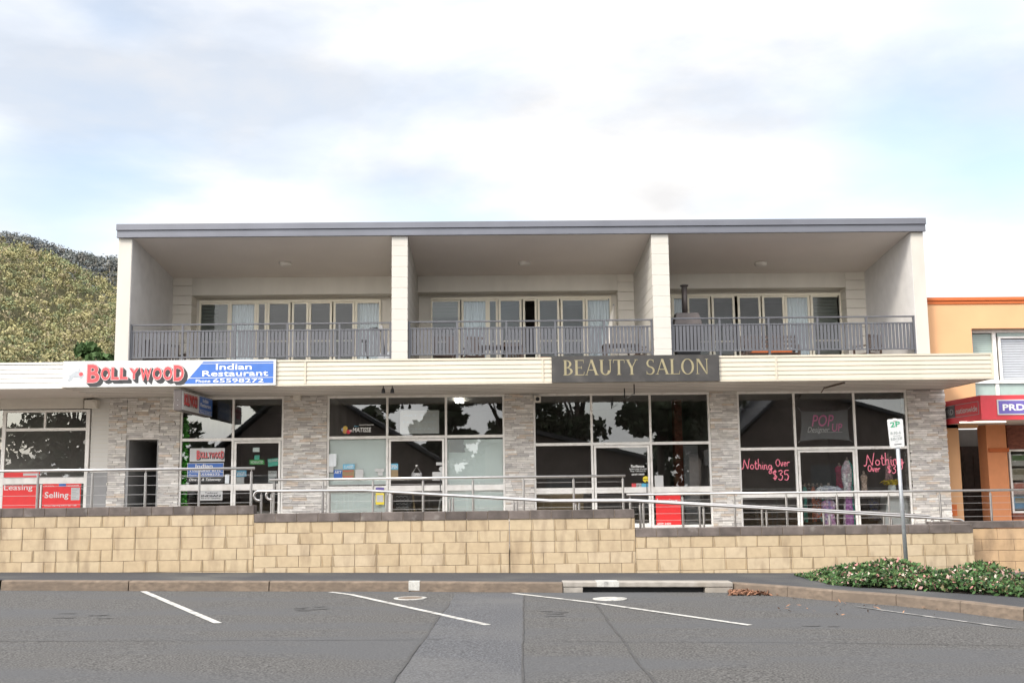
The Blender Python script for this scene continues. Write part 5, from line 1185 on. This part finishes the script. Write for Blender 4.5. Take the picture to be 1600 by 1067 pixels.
# --- dress shop (bay D)
YBn=YF+.12
t=thing('window_banner','dark grey pop up designer banner tied inside the dress shop fanlight','banner',(XX(1288,YBn,660),YBn,zl(689,1288)))
C4=[P(1251,642,YBn),P(1325,639,YBn),P(1328,688,YBn),P(1250,689,YBn)]
m=MB(); pts=[]
def edge(a,b,sag,n=8): return [(a[0]+(b[0]-a[0])*i/n - sag*math.sin(math.pi*i/n)*(b[1]-a[1]), a[1]+(b[1]-a[1])*i/n + sag*math.sin(math.pi*i/n)*(b[0]-a[0])) for i in range(n)]
for i in range(4): pts+=edge(C4[i],C4[(i+1)%4],-.035)
m.prism([(p[0],YBn,p[1]) for p in pts][::-1],(0,.006,0)); m.build('cloth',M['banner'],t)
m=MB()
for c_,e_ in ((C4[0],(1246,636)),(C4[1],(1332,632)),(C4[2],(1333,691)),(C4[3],(1247,692))):
    e=P(*e_,YBn); m.tube([(c_[0],YBn,c_[1]),(e[0],YBn,e[1])],.005,5)
m.build('cord',M['white'],t)
m=MB(); yy=YBn-.012
text(m,'POP',(XX(1268,yy,655),yy,ZZ(666,yy,1285)),U,.56,.29,bold=.008,shear=.25); text(m,'UP',(XX(1300,yy,668),yy,ZZ(674,yy,1307)),U,.26,.2,bold=.008,shear=.15); m.build('pink_lettering',M['pinkneon'],t)
m=MB(); text(m,'Designer',(XX(1261.5,yy,672),yy-.003,ZZ(677.5,yy,1280)),U,.56,.17,shear=.35,bold=.004); m.box(XX(1262,yy,676),XX(1316,yy,676),yy-.004,yy-.002,ZZ(675.5,yy,1288),ZZ(675,yy,1288)); m.build('white_lettering',M['white'],t)
# handwriting strokes (unit em: x height 1 => letter box)
GL={'N':(1.0,[[(-.15,.05),(-.05,-.05),(.12,.15),(.25,.9),(.3,1.0)],[(.25,1),(.5,.5),(.72,.02),(.8,.4),(.92,1.0),(1.0,1.15)]]),
'o':(.5,[[(.25+.2*math.cos(a*.5236+1.5),.24+.24*math.sin(a*.5236+1.5)) for a in range(13)]]),
't':(.42,[[(.2,.95),(.18,.4),(.22,.05),(.34,.0),(.42,.08)],[(.0,.6),(.4,.66)]]),
'h':(.52,[[(.1,1.15),(.08,.5),(.08,.0)],[(.08,.3),(.22,.5),(.36,.45),(.4,.2),(.42,.0)]]),
'i':(.22,[[(.1,.5),(.09,.2),(.14,.0),(.2,.03)],[(.11,.7),(.12,.76)]]),
'n':(.5,[[(.06,.5),(.07,.0)],[(.07,.35),(.2,.5),(.33,.45),(.36,.2),(.4,.0),(.5,.05)]]),
'g':(.55,[[(.4,.45),(.22,.5),(.06,.3),(.15,.04),(.34,.08),(.42,.35)],[(.43,.5),(.46,.1),(.42,-.35),(.24,-.45),(.1,-.3),(.3,-.08),(.62,.2)]]),
'O':(.72,[[(.35+.28*math.cos(a*.5236+2),.5+.42*math.sin(a*.5236+2)) for a in range(13)]]),
'v':(.42,[[(.02,.55),(.18,.02),(.36,.58)]]),
'e':(.42,[[(.08,.25),(.34,.32),(.3,.5),(.14,.48),(.06,.25),(.16,.02),(.36,.08)]]),
'r':(.42,[[(.06,.5),(.08,.0)],[(.08,.3),(.2,.5),(.34,.45),(.46,.52)]]),
' ':(.35,[]),
'$':(.6,[[(.5,.78),(.3,.88),(.1,.7),(.3,.5),(.5,.3),(.32,.1),(.08,.2)],[(.33,1.02),(.28,-.05)]]),
'3':(.6,[[(.08,.85),(.35,1.0),(.5,.8),(.25,.58),(.5,.4),(.42,.08),(.2,-.02),(.02,.12)]]),
'5':(.65,[[(.58,1.0),(.18,.98),(.12,.6),(.38,.62),(.52,.35),(.35,.02),(.08,.08)]])}
def catmull(p,n=5):
    if len(p)<3: return p
    o=[]
    for i in range(len(p)-1):
        a,b,c,d=p[max(i-1,0)],p[i],p[i+1],p[min(i+2,len(p)-1)]
        for k_ in range(n):
            t=k_/n; o.append(tuple(.5*((2*b[j])+(-a[j]+c[j])*t+(2*a[j]-5*b[j]+4*c[j]-d[j])*t*t+(-a[j]+3*b[j]-3*c[j]+d[j])*t**3) for j in (0,1)))
    return o+[p[-1]]
def hand(mb,s,px,py,h,w,Y,slope=0,xs=1):
    x,z=P(px,py,Y); cx=0
    for c in s:
        wd,st=GL[c]
        for sr in st:
            pts=[((cx+a)*h*xs,b*h+slope*(cx+a)*h*xs) for a,b in catmull(sr)]
            ribbon(mb,pts,w,(x,Y,z),U,(0,0,1),.001)
        cx+=wd+.04
t=thing('window_writing','pink hand painted Nothing Over $35 in the left dress shop pane','writing',(XX(1200,YG,740),YG,zl(740,1200)))
for a_ in (('Nothing',1160,732,.22,.02,YG,-.04,.85),('Over',1212,729,.19,.02,YG,.05,.86),('$35',1207,749,.24,.022,YG,-.05,.92)): m=MB(); hand(m,*a_); m.build('painted_word',M['pink'],t)
t=thing('window_writing','pink hand painted Nothing Over $35 in the right dress shop pane behind the pole','writing',(XX(1380,YG,740),YG,zl(740,1380)))
for a_ in (('Nothing',1352,727,.26,.022,YG,.02,.92),('Over',1356,737,.17,.02,YG,0,.85),('$35',1386,739,.2,.02,YG,0,.95)): m=MB(); hand(m,*a_); m.build('painted_word',M['pink'],t)
# garments & forms
def form(name,label,cat,px,py_top,py_bot,wpx,Y,pal,slv=0.0,seed=1,flare=1.0,body='garment',stand=True,zf=None):
    """dress or top on a hanging form: lathe like body squashed in depth, patches of colour"""
    rg=random.Random(seed); x=XX(px,Y,(py_top+py_bot)/2); zt=ZZ(py_top,Y,px); zb=ZZ(py_bot,Y,px) if zf is None else zf; w=wpx/63*(Y/YF)/2
    t=thing(name,label,cat,(x,Y,zb)); m=MB(); n=18; rows=16
    prof=lambda q:(0.35+.65*min(1,(1-q)*9))*(1 if q>.72 else (.74+.26*abs(q-.62)/.1 if q>.52 else .74+(flare-.74)*(.52-q)/.52))
    vs=[]
    for r_ in range(rows+1):
        q=r_/rows; z=zb+(zt-zb)*q
        for k_ in range(n):
            a=2*math.pi*k_/n; fold=1+.08*math.sin(k_*2.6+seed)*(1-q); vs.append((x+w*prof(q)*fold*math.cos(a),Y+.5*w*prof(q)*fold*math.sin(a),z))
    b=len(m.v); m.v+=vs
    for r_ in range(rows):
        for k_ in range(n): m.f.append([r_*n+k_,r_*n+(k_+1)%n,(r_+1)*n+(k_+1)%n,(r_+1)*n+k_]); m.m.append(0); m.c.append(shade(pal(r_/rows,k_/n,rg),.2))
    m.f.append([rows*n+k_ for k_ in range(n)]); m.m.append(0); m.c.append(pal(1,0,rg))
    m.build('cloth',M[body],t,smooth=True)
    if slv:
        s_=MB()
        for sg in (-1,1): s_.tube([(x+sg*w*.7,Y,zt-.06),(x+sg*w*1.15,Y-.02,zt-slv*.5),(x+sg*w*1.25,Y-.03,zt-slv)],[.07,.065,.06],8,0,pal(.9,.5,rg))
        s_.build('sleeve',M[body],t,smooth=True)
    k=MB(); k.tube([(x,Y,zt-.02),(x,Y,zt+.07)],[.035,.03],8); k.build('neck',M['skin'],t,smooth=True)
    return t
c3=lambda *p: lambda q,a,rg: rg.choice(p)
form('short_sleeved_blouse','white short sleeved top over pink printed skirt in the dress shop door','garment',1295,758.5,790,31,YF+.22,c3((.62,.64,.66),(.7,.7,.7),(.5,.5,.6)),.25,1,zf=zl(780,1295))
form('printed_skirt','pink and violet printed skirt hanging in the dress shop door','garment',1295,779,818,22,YF+.24,c3((.55,.3,.5),(.7,.6,.7),(.35,.25,.5),(.65,.4,.5)),0,2,zf=FD+.05)
def stripes(q,a,rg):
    return (.05,.42,.34) if .78<a or a<.1 else ((.5,.2,.5) if .6<a<.78 and q<.45 else rg.choice([(.7,.68,.66),(.5,.45,.5),(.65,.5,.55)]))
form('floral_dress','long floral dress with teal and violet panels right in the dress shop door','garment',1326,719,818,20,YF+.22,stripes,0,3,1.1,zf=FD+.02)
form('orange_dress','orange and grey garment hanging left of the printed skirt','garment',1280,778,808,12,YF+.5,c3((.7,.16,.08),(.3,.3,.32)),0,4)
form('crimson_dress','crimson dress hanging high behind the floral dress','garment',1312,727,762,14,YF+.7,c3((.4,.02,.08),(.3,.02,.06)),0,5)
form('black_jacket','dark blue and black jacket on a form in the right dress shop pane','garment',1365,777,812,19,YF+.22,c3((.015,.02,.06),(.02,.02,.02),(.05,.045,.04)),0,6,1.15)
form('dress_form','bare mannequin torso behind the right dress shop pane','mannequin',1350,740,764,11,YF+.24,c3((.45,.33,.26),(.45,.33,.26)),0,7,zf=zl(775,1350))
form('pale_pink_dress','pale pink dress hanging behind the sign pole in the right pane','garment',1388,712,752,13,YF+.5,c3((.36,.22,.22),(.3,.2,.2)),0,8)
for i,c in enumerate([(.02,.03,.06),(.03,.25,.2),(.02,.02,.02),(.45,.12,.06),(.05,.05,.08),(.02,.3,.25)]):
    form('hanging_garment',['navy garment first from the left on the back rack','teal garment second from the left on the back rack','black garment third on the back rack','rust garment fourth on the back rack','dark blue garment fifth on the back rack','green garment last on the back rack'][i],'garment',1252+i*6.5,759,815,7,YF+1.5,c3(c,shade(c,.3)),0,10+i,zf=FD+.2)
m=MB(); xa_,xb_=XX(1248,YF+1.5,757),XX(1292,YF+1.5,757); zr_=zl(757,1270)-.02; m.tube([(xa_,YF+1.5,FD),(xa_,YF+1.5,zr_),(xb_,YF+1.5,zr_),(xb_,YF+1.5,FD)],.015,6); tag(m.build('garment_rack',M['steel']),'thin steel garment rack at the back of the dress shop door','rack')
# white draped table with vase
Yt=YF+.25; x0,x1=XX(1378,Yt,790),XX(1426,Yt,790); zt_=ZZ(772,Yt,1400)
t=thing('display_table','white draped display table in the right dress shop pane','table',((x0+x1)/2,Yt,FD)); m=MB(); n=10
xm0,xm1=XX(1388,Yt,780),XX(1416,Yt,780)
m.prism([(x0,Yt,FD+.02),(x1,Yt,FD+.02),(xm1,Yt,zt_),(xm0,Yt,zt_)],(0,.5,0)); m.build('cloth',M['white'],t,bevel=.02); m=MB(); m.box(xm0-.02,xm1+.02,Yt-.02,Yt+.52,zt_,zt_+.015); m.build('table_top',M['white'],t)
xv=XX(1394,Yt+.15,765); t=thing('flower_vase','glass vase of yellow flowers on the white display table','vase',(xv,Yt+.15,zt_+.015)); m=MB(); m.lathe([(.06,0),(.09,.05),(.1,.14),(.08,.22)],(xv,Yt+.15,zt_+.016),14); m.build('vase',M['frost'],t,smooth=True)
rg=np.random.default_rng(8); n=260; cen=np.stack([xv+rg.normal(0,.09,n),Yt+.15+rg.normal(0,.06,n),zt_+.29+rg.uniform(-.05,.06,n)],1); leafmesh('flowers',cen,.05,np.array([(.8,.6,.02)]*n)*rg.uniform(.6,1.1,(n,1)),parent=t,org=(xv,Yt+.15,zt_+.015))
# PRD signs at right
Yp=YPF-.01; x0=XX(1558,Yp,636); zz0,zz1=ZZ(648,Yp,1580),ZZ(624,Yp,1580)
t=thing('agency_sign','violet PRD sign panel with white border on the crimson awning','sign',(x0+1,Yp,zz0))
m=MB(); m.box(x0,x0+3.4,Yp-.015,Yp+.008,zz0,zz1); m.build('border',M['white2'],t); m=MB(); m.box(x0+.03,x0+1.2,Yp-.02,Yp-.0155,zz0+.03,zz1-.03); m.build('panel',M['purple'],t)
m=MB(); text(m,'PRD',(x0+.12,Yp-.023,zz0+.1),U,.52,(zz1-zz0)*.42,bold=.03); m.build('lettering',M['white'],t); m=MB(); m.box(x0+1.2,x0+3.37,Yp-.02,Yp-.0155,zz0+.03,zz1-.03); m.build('red_panel',M['prdred'],t); m=MB(); text(m,'nationwide',(x0+1.3,Yp-.023,zz0+.1),U,1.6,(zz1-zz0)*.42,bold=.01); m.build('lettering',M['white'],t)
# side face sign (runs from the wall out to the corner)
A=Vector((px_l,YO-.003,0)); B=Vector((pxf,YPF,0)); uu=(B-A).normalized(); nn=uu.cross(Vector((0,0,1))); Ls=(B-A).length
t=thing('agency_sign','outlined PRD nationwide sign on the side return of the crimson awning','sign',((A.x+B.x)/2,(A.y+B.y)/2,pzb)); o=A+nn*.004
def on(a,z,d=0): p=o+uu*a+nn*d; return (p.x,p.y,z)
hh=pzt-pzb; m=MB()
def fbox(mb,a0,a1,z0,z1,d0,d1): mb.prism([on(a0,z0,d1),on(a1,z0,d1),on(a1,z1,d1),on(a0,z1,d1)],tuple(nn*(d0-d1)))
za_,zb_2=pzb+hh*.24,pzb+hh*.78
fbox(m,Ls*.07,Ls*.95,za_,za_+.012,0,.004); fbox(m,Ls*.07,Ls*.95,zb_2-.012,zb_2,0,.004); fbox(m,Ls*.07,Ls*.07+.02,za_,zb_2,0,.004); fbox(m,Ls*.95-.02,Ls*.95,za_,zb_2,0,.004); m.build('border',M['galv'],t)
m=MB(); fbox(m,Ls*.08,Ls*.36,za_+.012,zb_2-.012,0,.005); m.build('panel',M['darkroof'],t)
m=MB(); text(m,'PRD',on(Ls*.11,za_+.08,.007),uu,Ls*.21,hh*.24,bold=.02); m.build('lettering',M['galv'],t); m=MB(); text(m,'nationwide',on(Ls*.39,za_+.08,.007),uu,Ls*.53,hh*.24,bold=.01); m.build('lettering',M['white2'],t)
# ============================================================ PARKING SIGN
YPp=18.75; xb_,_=P(1416.5,880,YPp); xt_,zt_=P(1402.5,699,YPp); zb_=gz(xb_,0,KH)
t=thing('parking_sign','white 2P parking sign on a slightly leaning grey pole in front of the wall','sign',(xb_,YPp,zb_))
xt2,zt2=P(1399.5,657,YPp); m=MB(); m.tube([(xb_,YPp,zb_-.02),(xt2,YPp,zt2)],.034,14); m.build('pole',M['galv'],t,smooth=True)
cs=[P(1391,700,YPp-.045),P(1413.5,697.5,YPp-.045),P(1410.5,654,YPp-.045),P(1386,655,YPp-.045)]
def bil(p,q):
    a=(cs[0][0]+(cs[1][0]-cs[0][0])*p,cs[0][1]+(cs[1][1]-cs[0][1])*p); b=(cs[3][0]+(cs[2][0]-cs[3][0])*p,cs[3][1]+(cs[2][1]-cs[3][1])*p); return (a[0]+(b[0]-a[0])*q,a[1]+(b[1]-a[1])*q)
pts=[]
for cx_,cy_,a0 in ((.1,.06,180),(.9,.06,270),(.9,.94,0),(.1,.94,90)):
    for k_ in range(5):
        a=math.radians(a0+k_*22.5); pts.append(bil(cx_+.1*math.cos(a),cy_+.06*math.sin(a)))
m=MB(); m.prism([(p[0],YPp-.045,p[1]) for p in pts],(0,.006,0)); m.build('sign_plate',M['white2'],t)
m=MB(); ux=Vector((cs[1][0]-cs[0][0],0,cs[1][1]-cs[0][1])); W_=ux.length; ux.normalize(); vz=Vector((cs[3][0]-cs[0][0],0,cs[3][1]-cs[0][1])); H_=vz.length; vz.normalize()
def st(mb,s,p,q,w,h,b=0): o_=Vector((cs[0][0],YPp-.049,cs[0][1]))+ux*W_*p+vz*H_*q; text(mb,s,o_,ux,W_*w,H_*h,vup=vz,bold=b)
st(m,'2P',.17,.71,.68,.18,.02); m.build('lettering',M['signgreen'],t)
m=MB(); st(m,'8:30-6',.12,.46,.72,.09); st(m,'MON-FRI',.3,.38,.5,.035); st(m,'8:30-12:30',.1,.26,.78,.09); st(m,'SAT',.4,.19,.2,.03); m.build('hours',M['signgrey'],t)
m=MB(); o_=Vector((cs[0][0],YPp-.047,cs[0][1]))+ux*W_*.3+vz*H_*.10; m.prism([o_,o_+ux*W_*.5,o_+ux*W_*.5+vz*.01,o_+vz*.01],(0,-.002,0)); m.build('arrow_bar',M['black'],t)
m=MB(); c_=bil(.5,1.0); m.tube([(c_[0]-.03,YPp-.03,c_[1]-.02),(c_[0]+.03,YPp-.03,c_[1]-.02)],.03,8); m.build('clamp',M['wall_pale'],t)
# ============================================================ BALCONY FURNITURE
def chair(label,x,y,rz,grp='dark slatted chairs on the balconies'):
    t=thing('balcony_chair',label,'chair',(0,0,0),grp)
    m=MB(); m.box(-.25,.25,-.24,.24,.41,.44); m.build('seat',M['timber'],t)
    m=MB(); m.box(-.25,-.21,.21,.25,.44,.9); m.box(.21,.25,.21,.25,.44,.9); m.box(-.25,.25,.21,.245,.86,.93)
    for k_ in range(5): m.box(-.17+k_*.08,-.13+k_*.08,.215,.235,.5,.86)
    m.build('backrest',M['timber'],t)
    for a in (-1,1):
        for b in (-1,1): m=MB(); m.box(a*.23-.02,a*.23+.02,b*.22-.02,b*.22+.02,0,.41); m.build('leg',M['timber'],t)
        m=MB(); m.box(a*.27-.025,a*.27+.025,-.24,.22,.62,.65); m.box(a*.27-.02,a*.27+.02,-.24,-.2,.41,.62); m.build('armrest',M['timber'],t)
    t.location=(x,y,ZD); t.rotation_euler=(0,0,rz); return t
def bx(px,Y): return XX(px,Y,530)
ch=[(238,28.3,2.6,'dark slatted chair farthest left on the left balcony'),(270,28.8,.6,'dark slatted chair right of the farthest left one'),(694,28.2,math.pi,'dark slatted chair at the left of the centre balcony'),(740,28.3,math.pi+.2,'dark slatted chair left of the table on the centre balcony'),(800,29.2,.1,'dark slatted chair behind the centre balcony table'),(1000,28.5,-1.3,'dark slatted chair at the right of the centre balcony'),(1355,28.6,-2.7,'dark slatted chair alone at the right of the right balcony')]
for px,Y,rz,lab in ch: chair(lab,bx(px,Y),Y,rz)
def table(x,y,w,d,label):
    t=thing('outdoor_table',label,'table',(x,y,ZD)); m=MB(); m.box(x-w/2,x+w/2,y-d/2,y+d/2,ZD+.70,ZD+.74); m.build('table_top',M['timber'],t,bevel=.005)
    for a in (-1,1):
        for b in (-1,1): m=MB(); m.box(x+a*(w/2-.06)-.03,x+a*(w/2-.06)+.03,y+b*(d/2-.06)-.03,y+b*(d/2-.06)+.03,ZD,ZD+.7); m.build('leg',M['timber'],t)
table(bx(780,28.7),28.7,1.3,.8,'dark timber table on the centre balcony'); table(bx(970,28.6),28.6,1.0,.7,'small dark table right on the centre balcony')
# bench
Yc=28.4; x0,x1=bx(1160,Yc),bx(1246,Yc); t=thing('garden_bench','long dark slatted bench on the right balcony','bench',((x0+x1)/2,Yc,ZD))
m=MB()
for k_ in range(3): m.box(x0,x1,Yc-.25+k_*.16,Yc-.12+k_*.16,ZD+.42,ZD+.445)
m.build('seat',M['timber'],t); m=MB()
for z_ in (.52,.64,.76,.88): m.box(x0,x1,Yc+.22,Yc+.245,ZD+z_,ZD+z_+.075)
m.build('backrest',M['timber'],t)
for x_ in (x0+.04,x1-.04):
    for y_ in (Yc-.25,Yc+.25): m=MB(); m.box(x_-.03,x_+.03,y_-.03,y_+.03,ZD,ZD+(.95 if y_>Yc else .62)); m.build('leg',M['timber'],t)
    m=MB(); m.box(x_-.035,x_+.035,Yc-.28,Yc+.22,ZD+.62,ZD+.655); m.build('armrest',M['timber'],t)
m=MB(); m.box(x0+.2,x1-.2,Yc-.2,Yc+.15,ZD+.447,ZD+.5); m.build('cushion',M['orange_dark'],t,bevel=.02)
# outdoor fireplace with flue
Yh=28.0; cx_=XX(1072.5,Yh,500); t=thing('outdoor_fireplace','dark steel outdoor fireplace with tall flue pipe on the right balcony','fireplace',(cx_,Yh,ZD))
zt_=ZZ(490.5,Yh,1072); zh=ZZ(504,Yh,1072); zp=ZZ(448,Yh,1070); wa,wb=.50,.33
wa=(XX(1094,Yh,503)-XX(1051,Yh,503))/2; wb=(XX(1090,Yh,490)-XX(1056,Yh,490))/2
def frus(mb,c,a0,b0,z0,a1,b1,z1): mb.add([(c[0]-a0,c[1]-b0,z0),(c[0]+a0,c[1]-b0,z0),(c[0]+a0,c[1]+b0,z0),(c[0]-a0,c[1]+b0,z0),(c[0]-a1,c[1]-b1,z1),(c[0]+a1,c[1]-b1,z1),(c[0]+a1,c[1]+b1,z1),(c[0]-a1,c[1]+b1,z1)],[(0,1,5,4),(1,2,6,5),(2,3,7,6),(3,0,4,7),(4,5,6,7),(3,2,1,0)])
m=MB(); frus(m,(cx_,Yh),wa,.28,zh-.08,wb,.2,zt_); frus(m,(cx_,Yh),wa,.28,zh-.1,wa,.28,zh-.081); m.build('hood',M['darkmetal'],t,bevel=.006)
m=MB(); m.tube([(cx_-.03,Yh,zt_-.02),(cx_-.03,Yh,zp)],.075,16); m.build('flue',M['darkmetal'],t,smooth=True); m=MB(); m.lathe([(.095,0),(.11,.02),(.11,.04),(.08,.05)],(cx_-.03,Yh,zp),16); m.build('flue_cap',M['darkmetal'],t)
m=MB(); frus(m,(cx_,Yh),wa*.8,.25,ZD+.25,wa*.92,.27,zh-.1); m.build('firebox',M['black'],t)
for a in (-1,1): m=MB(); m.bar((cx_+a*wa*.6,Yh,ZD),(cx_+a*wa*.6,Yh,ZD+.25),.05,.4); m.build('leg',M['darkmetal'],t)
# folded umbrella leaning, exercise bike
Yc=28.3; a=bx(944,Yc);b=bx(969,Yc); t=thing('folded_umbrella','folded pale umbrella leaning against the rear wall on the centre balcony','umbrella',(a,Yc,ZD)); zt2=ZZ(470,29,968)
m=MB(); m.tube([(a,Yc,ZD),(b,29.6,zt2)],.018,8); m.build('pole',M['grey'],t); m=MB(); A_=Vector((a,Yc,ZD)); B_=Vector((b,29.6,zt2)); m.tube([A_.lerp(B_,.35),A_.lerp(B_,.45),A_.lerp(B_,.8),A_.lerp(B_,.97)],[.07,.09,.06,.03],9); m.build('canopy',M['board_grey'],t,smooth=True)
Yc=28.3; x_=bx(585,Yc); t=thing('exercise_bike','dark exercise bike at the right end of the left balcony','exercise bike',(x_,Yc,ZD))
m=MB(); m.tube([(x_-.5,Yc-.2,ZD+.04),(x_-.5,Yc+.2,ZD+.04)],.03,8); m.tube([(x_+.5,Yc-.2,ZD+.04),(x_+.5,Yc+.2,ZD+.04)],.03,8); m.tube([(x_-.5,Yc,ZD+.05),(x_+.5,Yc,ZD+.05)],.03,8); m.tube([(x_-.1,Yc,ZD+.05),(x_-.25,Yc,ZD+.85)],.028,8); m.tube([(x_+.3,Yc,ZD+.05),(x_+.2,Yc,ZD+1.15)],.028,8); m.build('frame',M['black'],t)
m=MB(); m.lathe([(.02,0),(.22,.02),(.22,.05),(.02,.07)],(0,0,0),20); 
m.v=[(x_+.3+v[0],Yc-.03+v[2],ZD+.38+v[1]) for v in m.v]; m.build('flywheel',M['galv'],t)
m=MB(); m.box(x_-.36,x_-.14,Yc-.09,Yc+.09,ZD+.85,ZD+.91); m.build('saddle',M['black'],t,bevel=.02)
m=MB(); m.tube([(x_+.2,Yc,ZD+1.12),(x_+.08,Yc-.1,ZD+1.2),(x_-.1,Yc-.2,ZD+1.18)],.016,8); m.tube([(x_+.2,Yc,ZD+1.12),(x_+.08,Yc+.1,ZD+1.2),(x_-.1,Yc+.2,ZD+1.18)],.016,8); m.build('handlebar',M['black'],t,smooth=True)
m=MB(); m.box(x_+.14,x_+.22,Yc-.08,Yc+.08,ZD+1.15,ZD+1.28); m.build('display',M['grey'],t)
for px,Y,c,lab in ((993,28.6,'red','small red storage tub at the right of the centre balcony'),(850,28.0,'orange_dark','low orange planter tub near the middle of the centre balcony')):
    x_=bx(px,Y); m=MB(); m.lathe([(.14,0),(.18,.02),(.2,.32),(.215,.33),(.215,.35),(.19,.35)],(x_,Y,ZD),18); tag(m.build('plant_tub',M[c],smooth=False),lab,'tub')
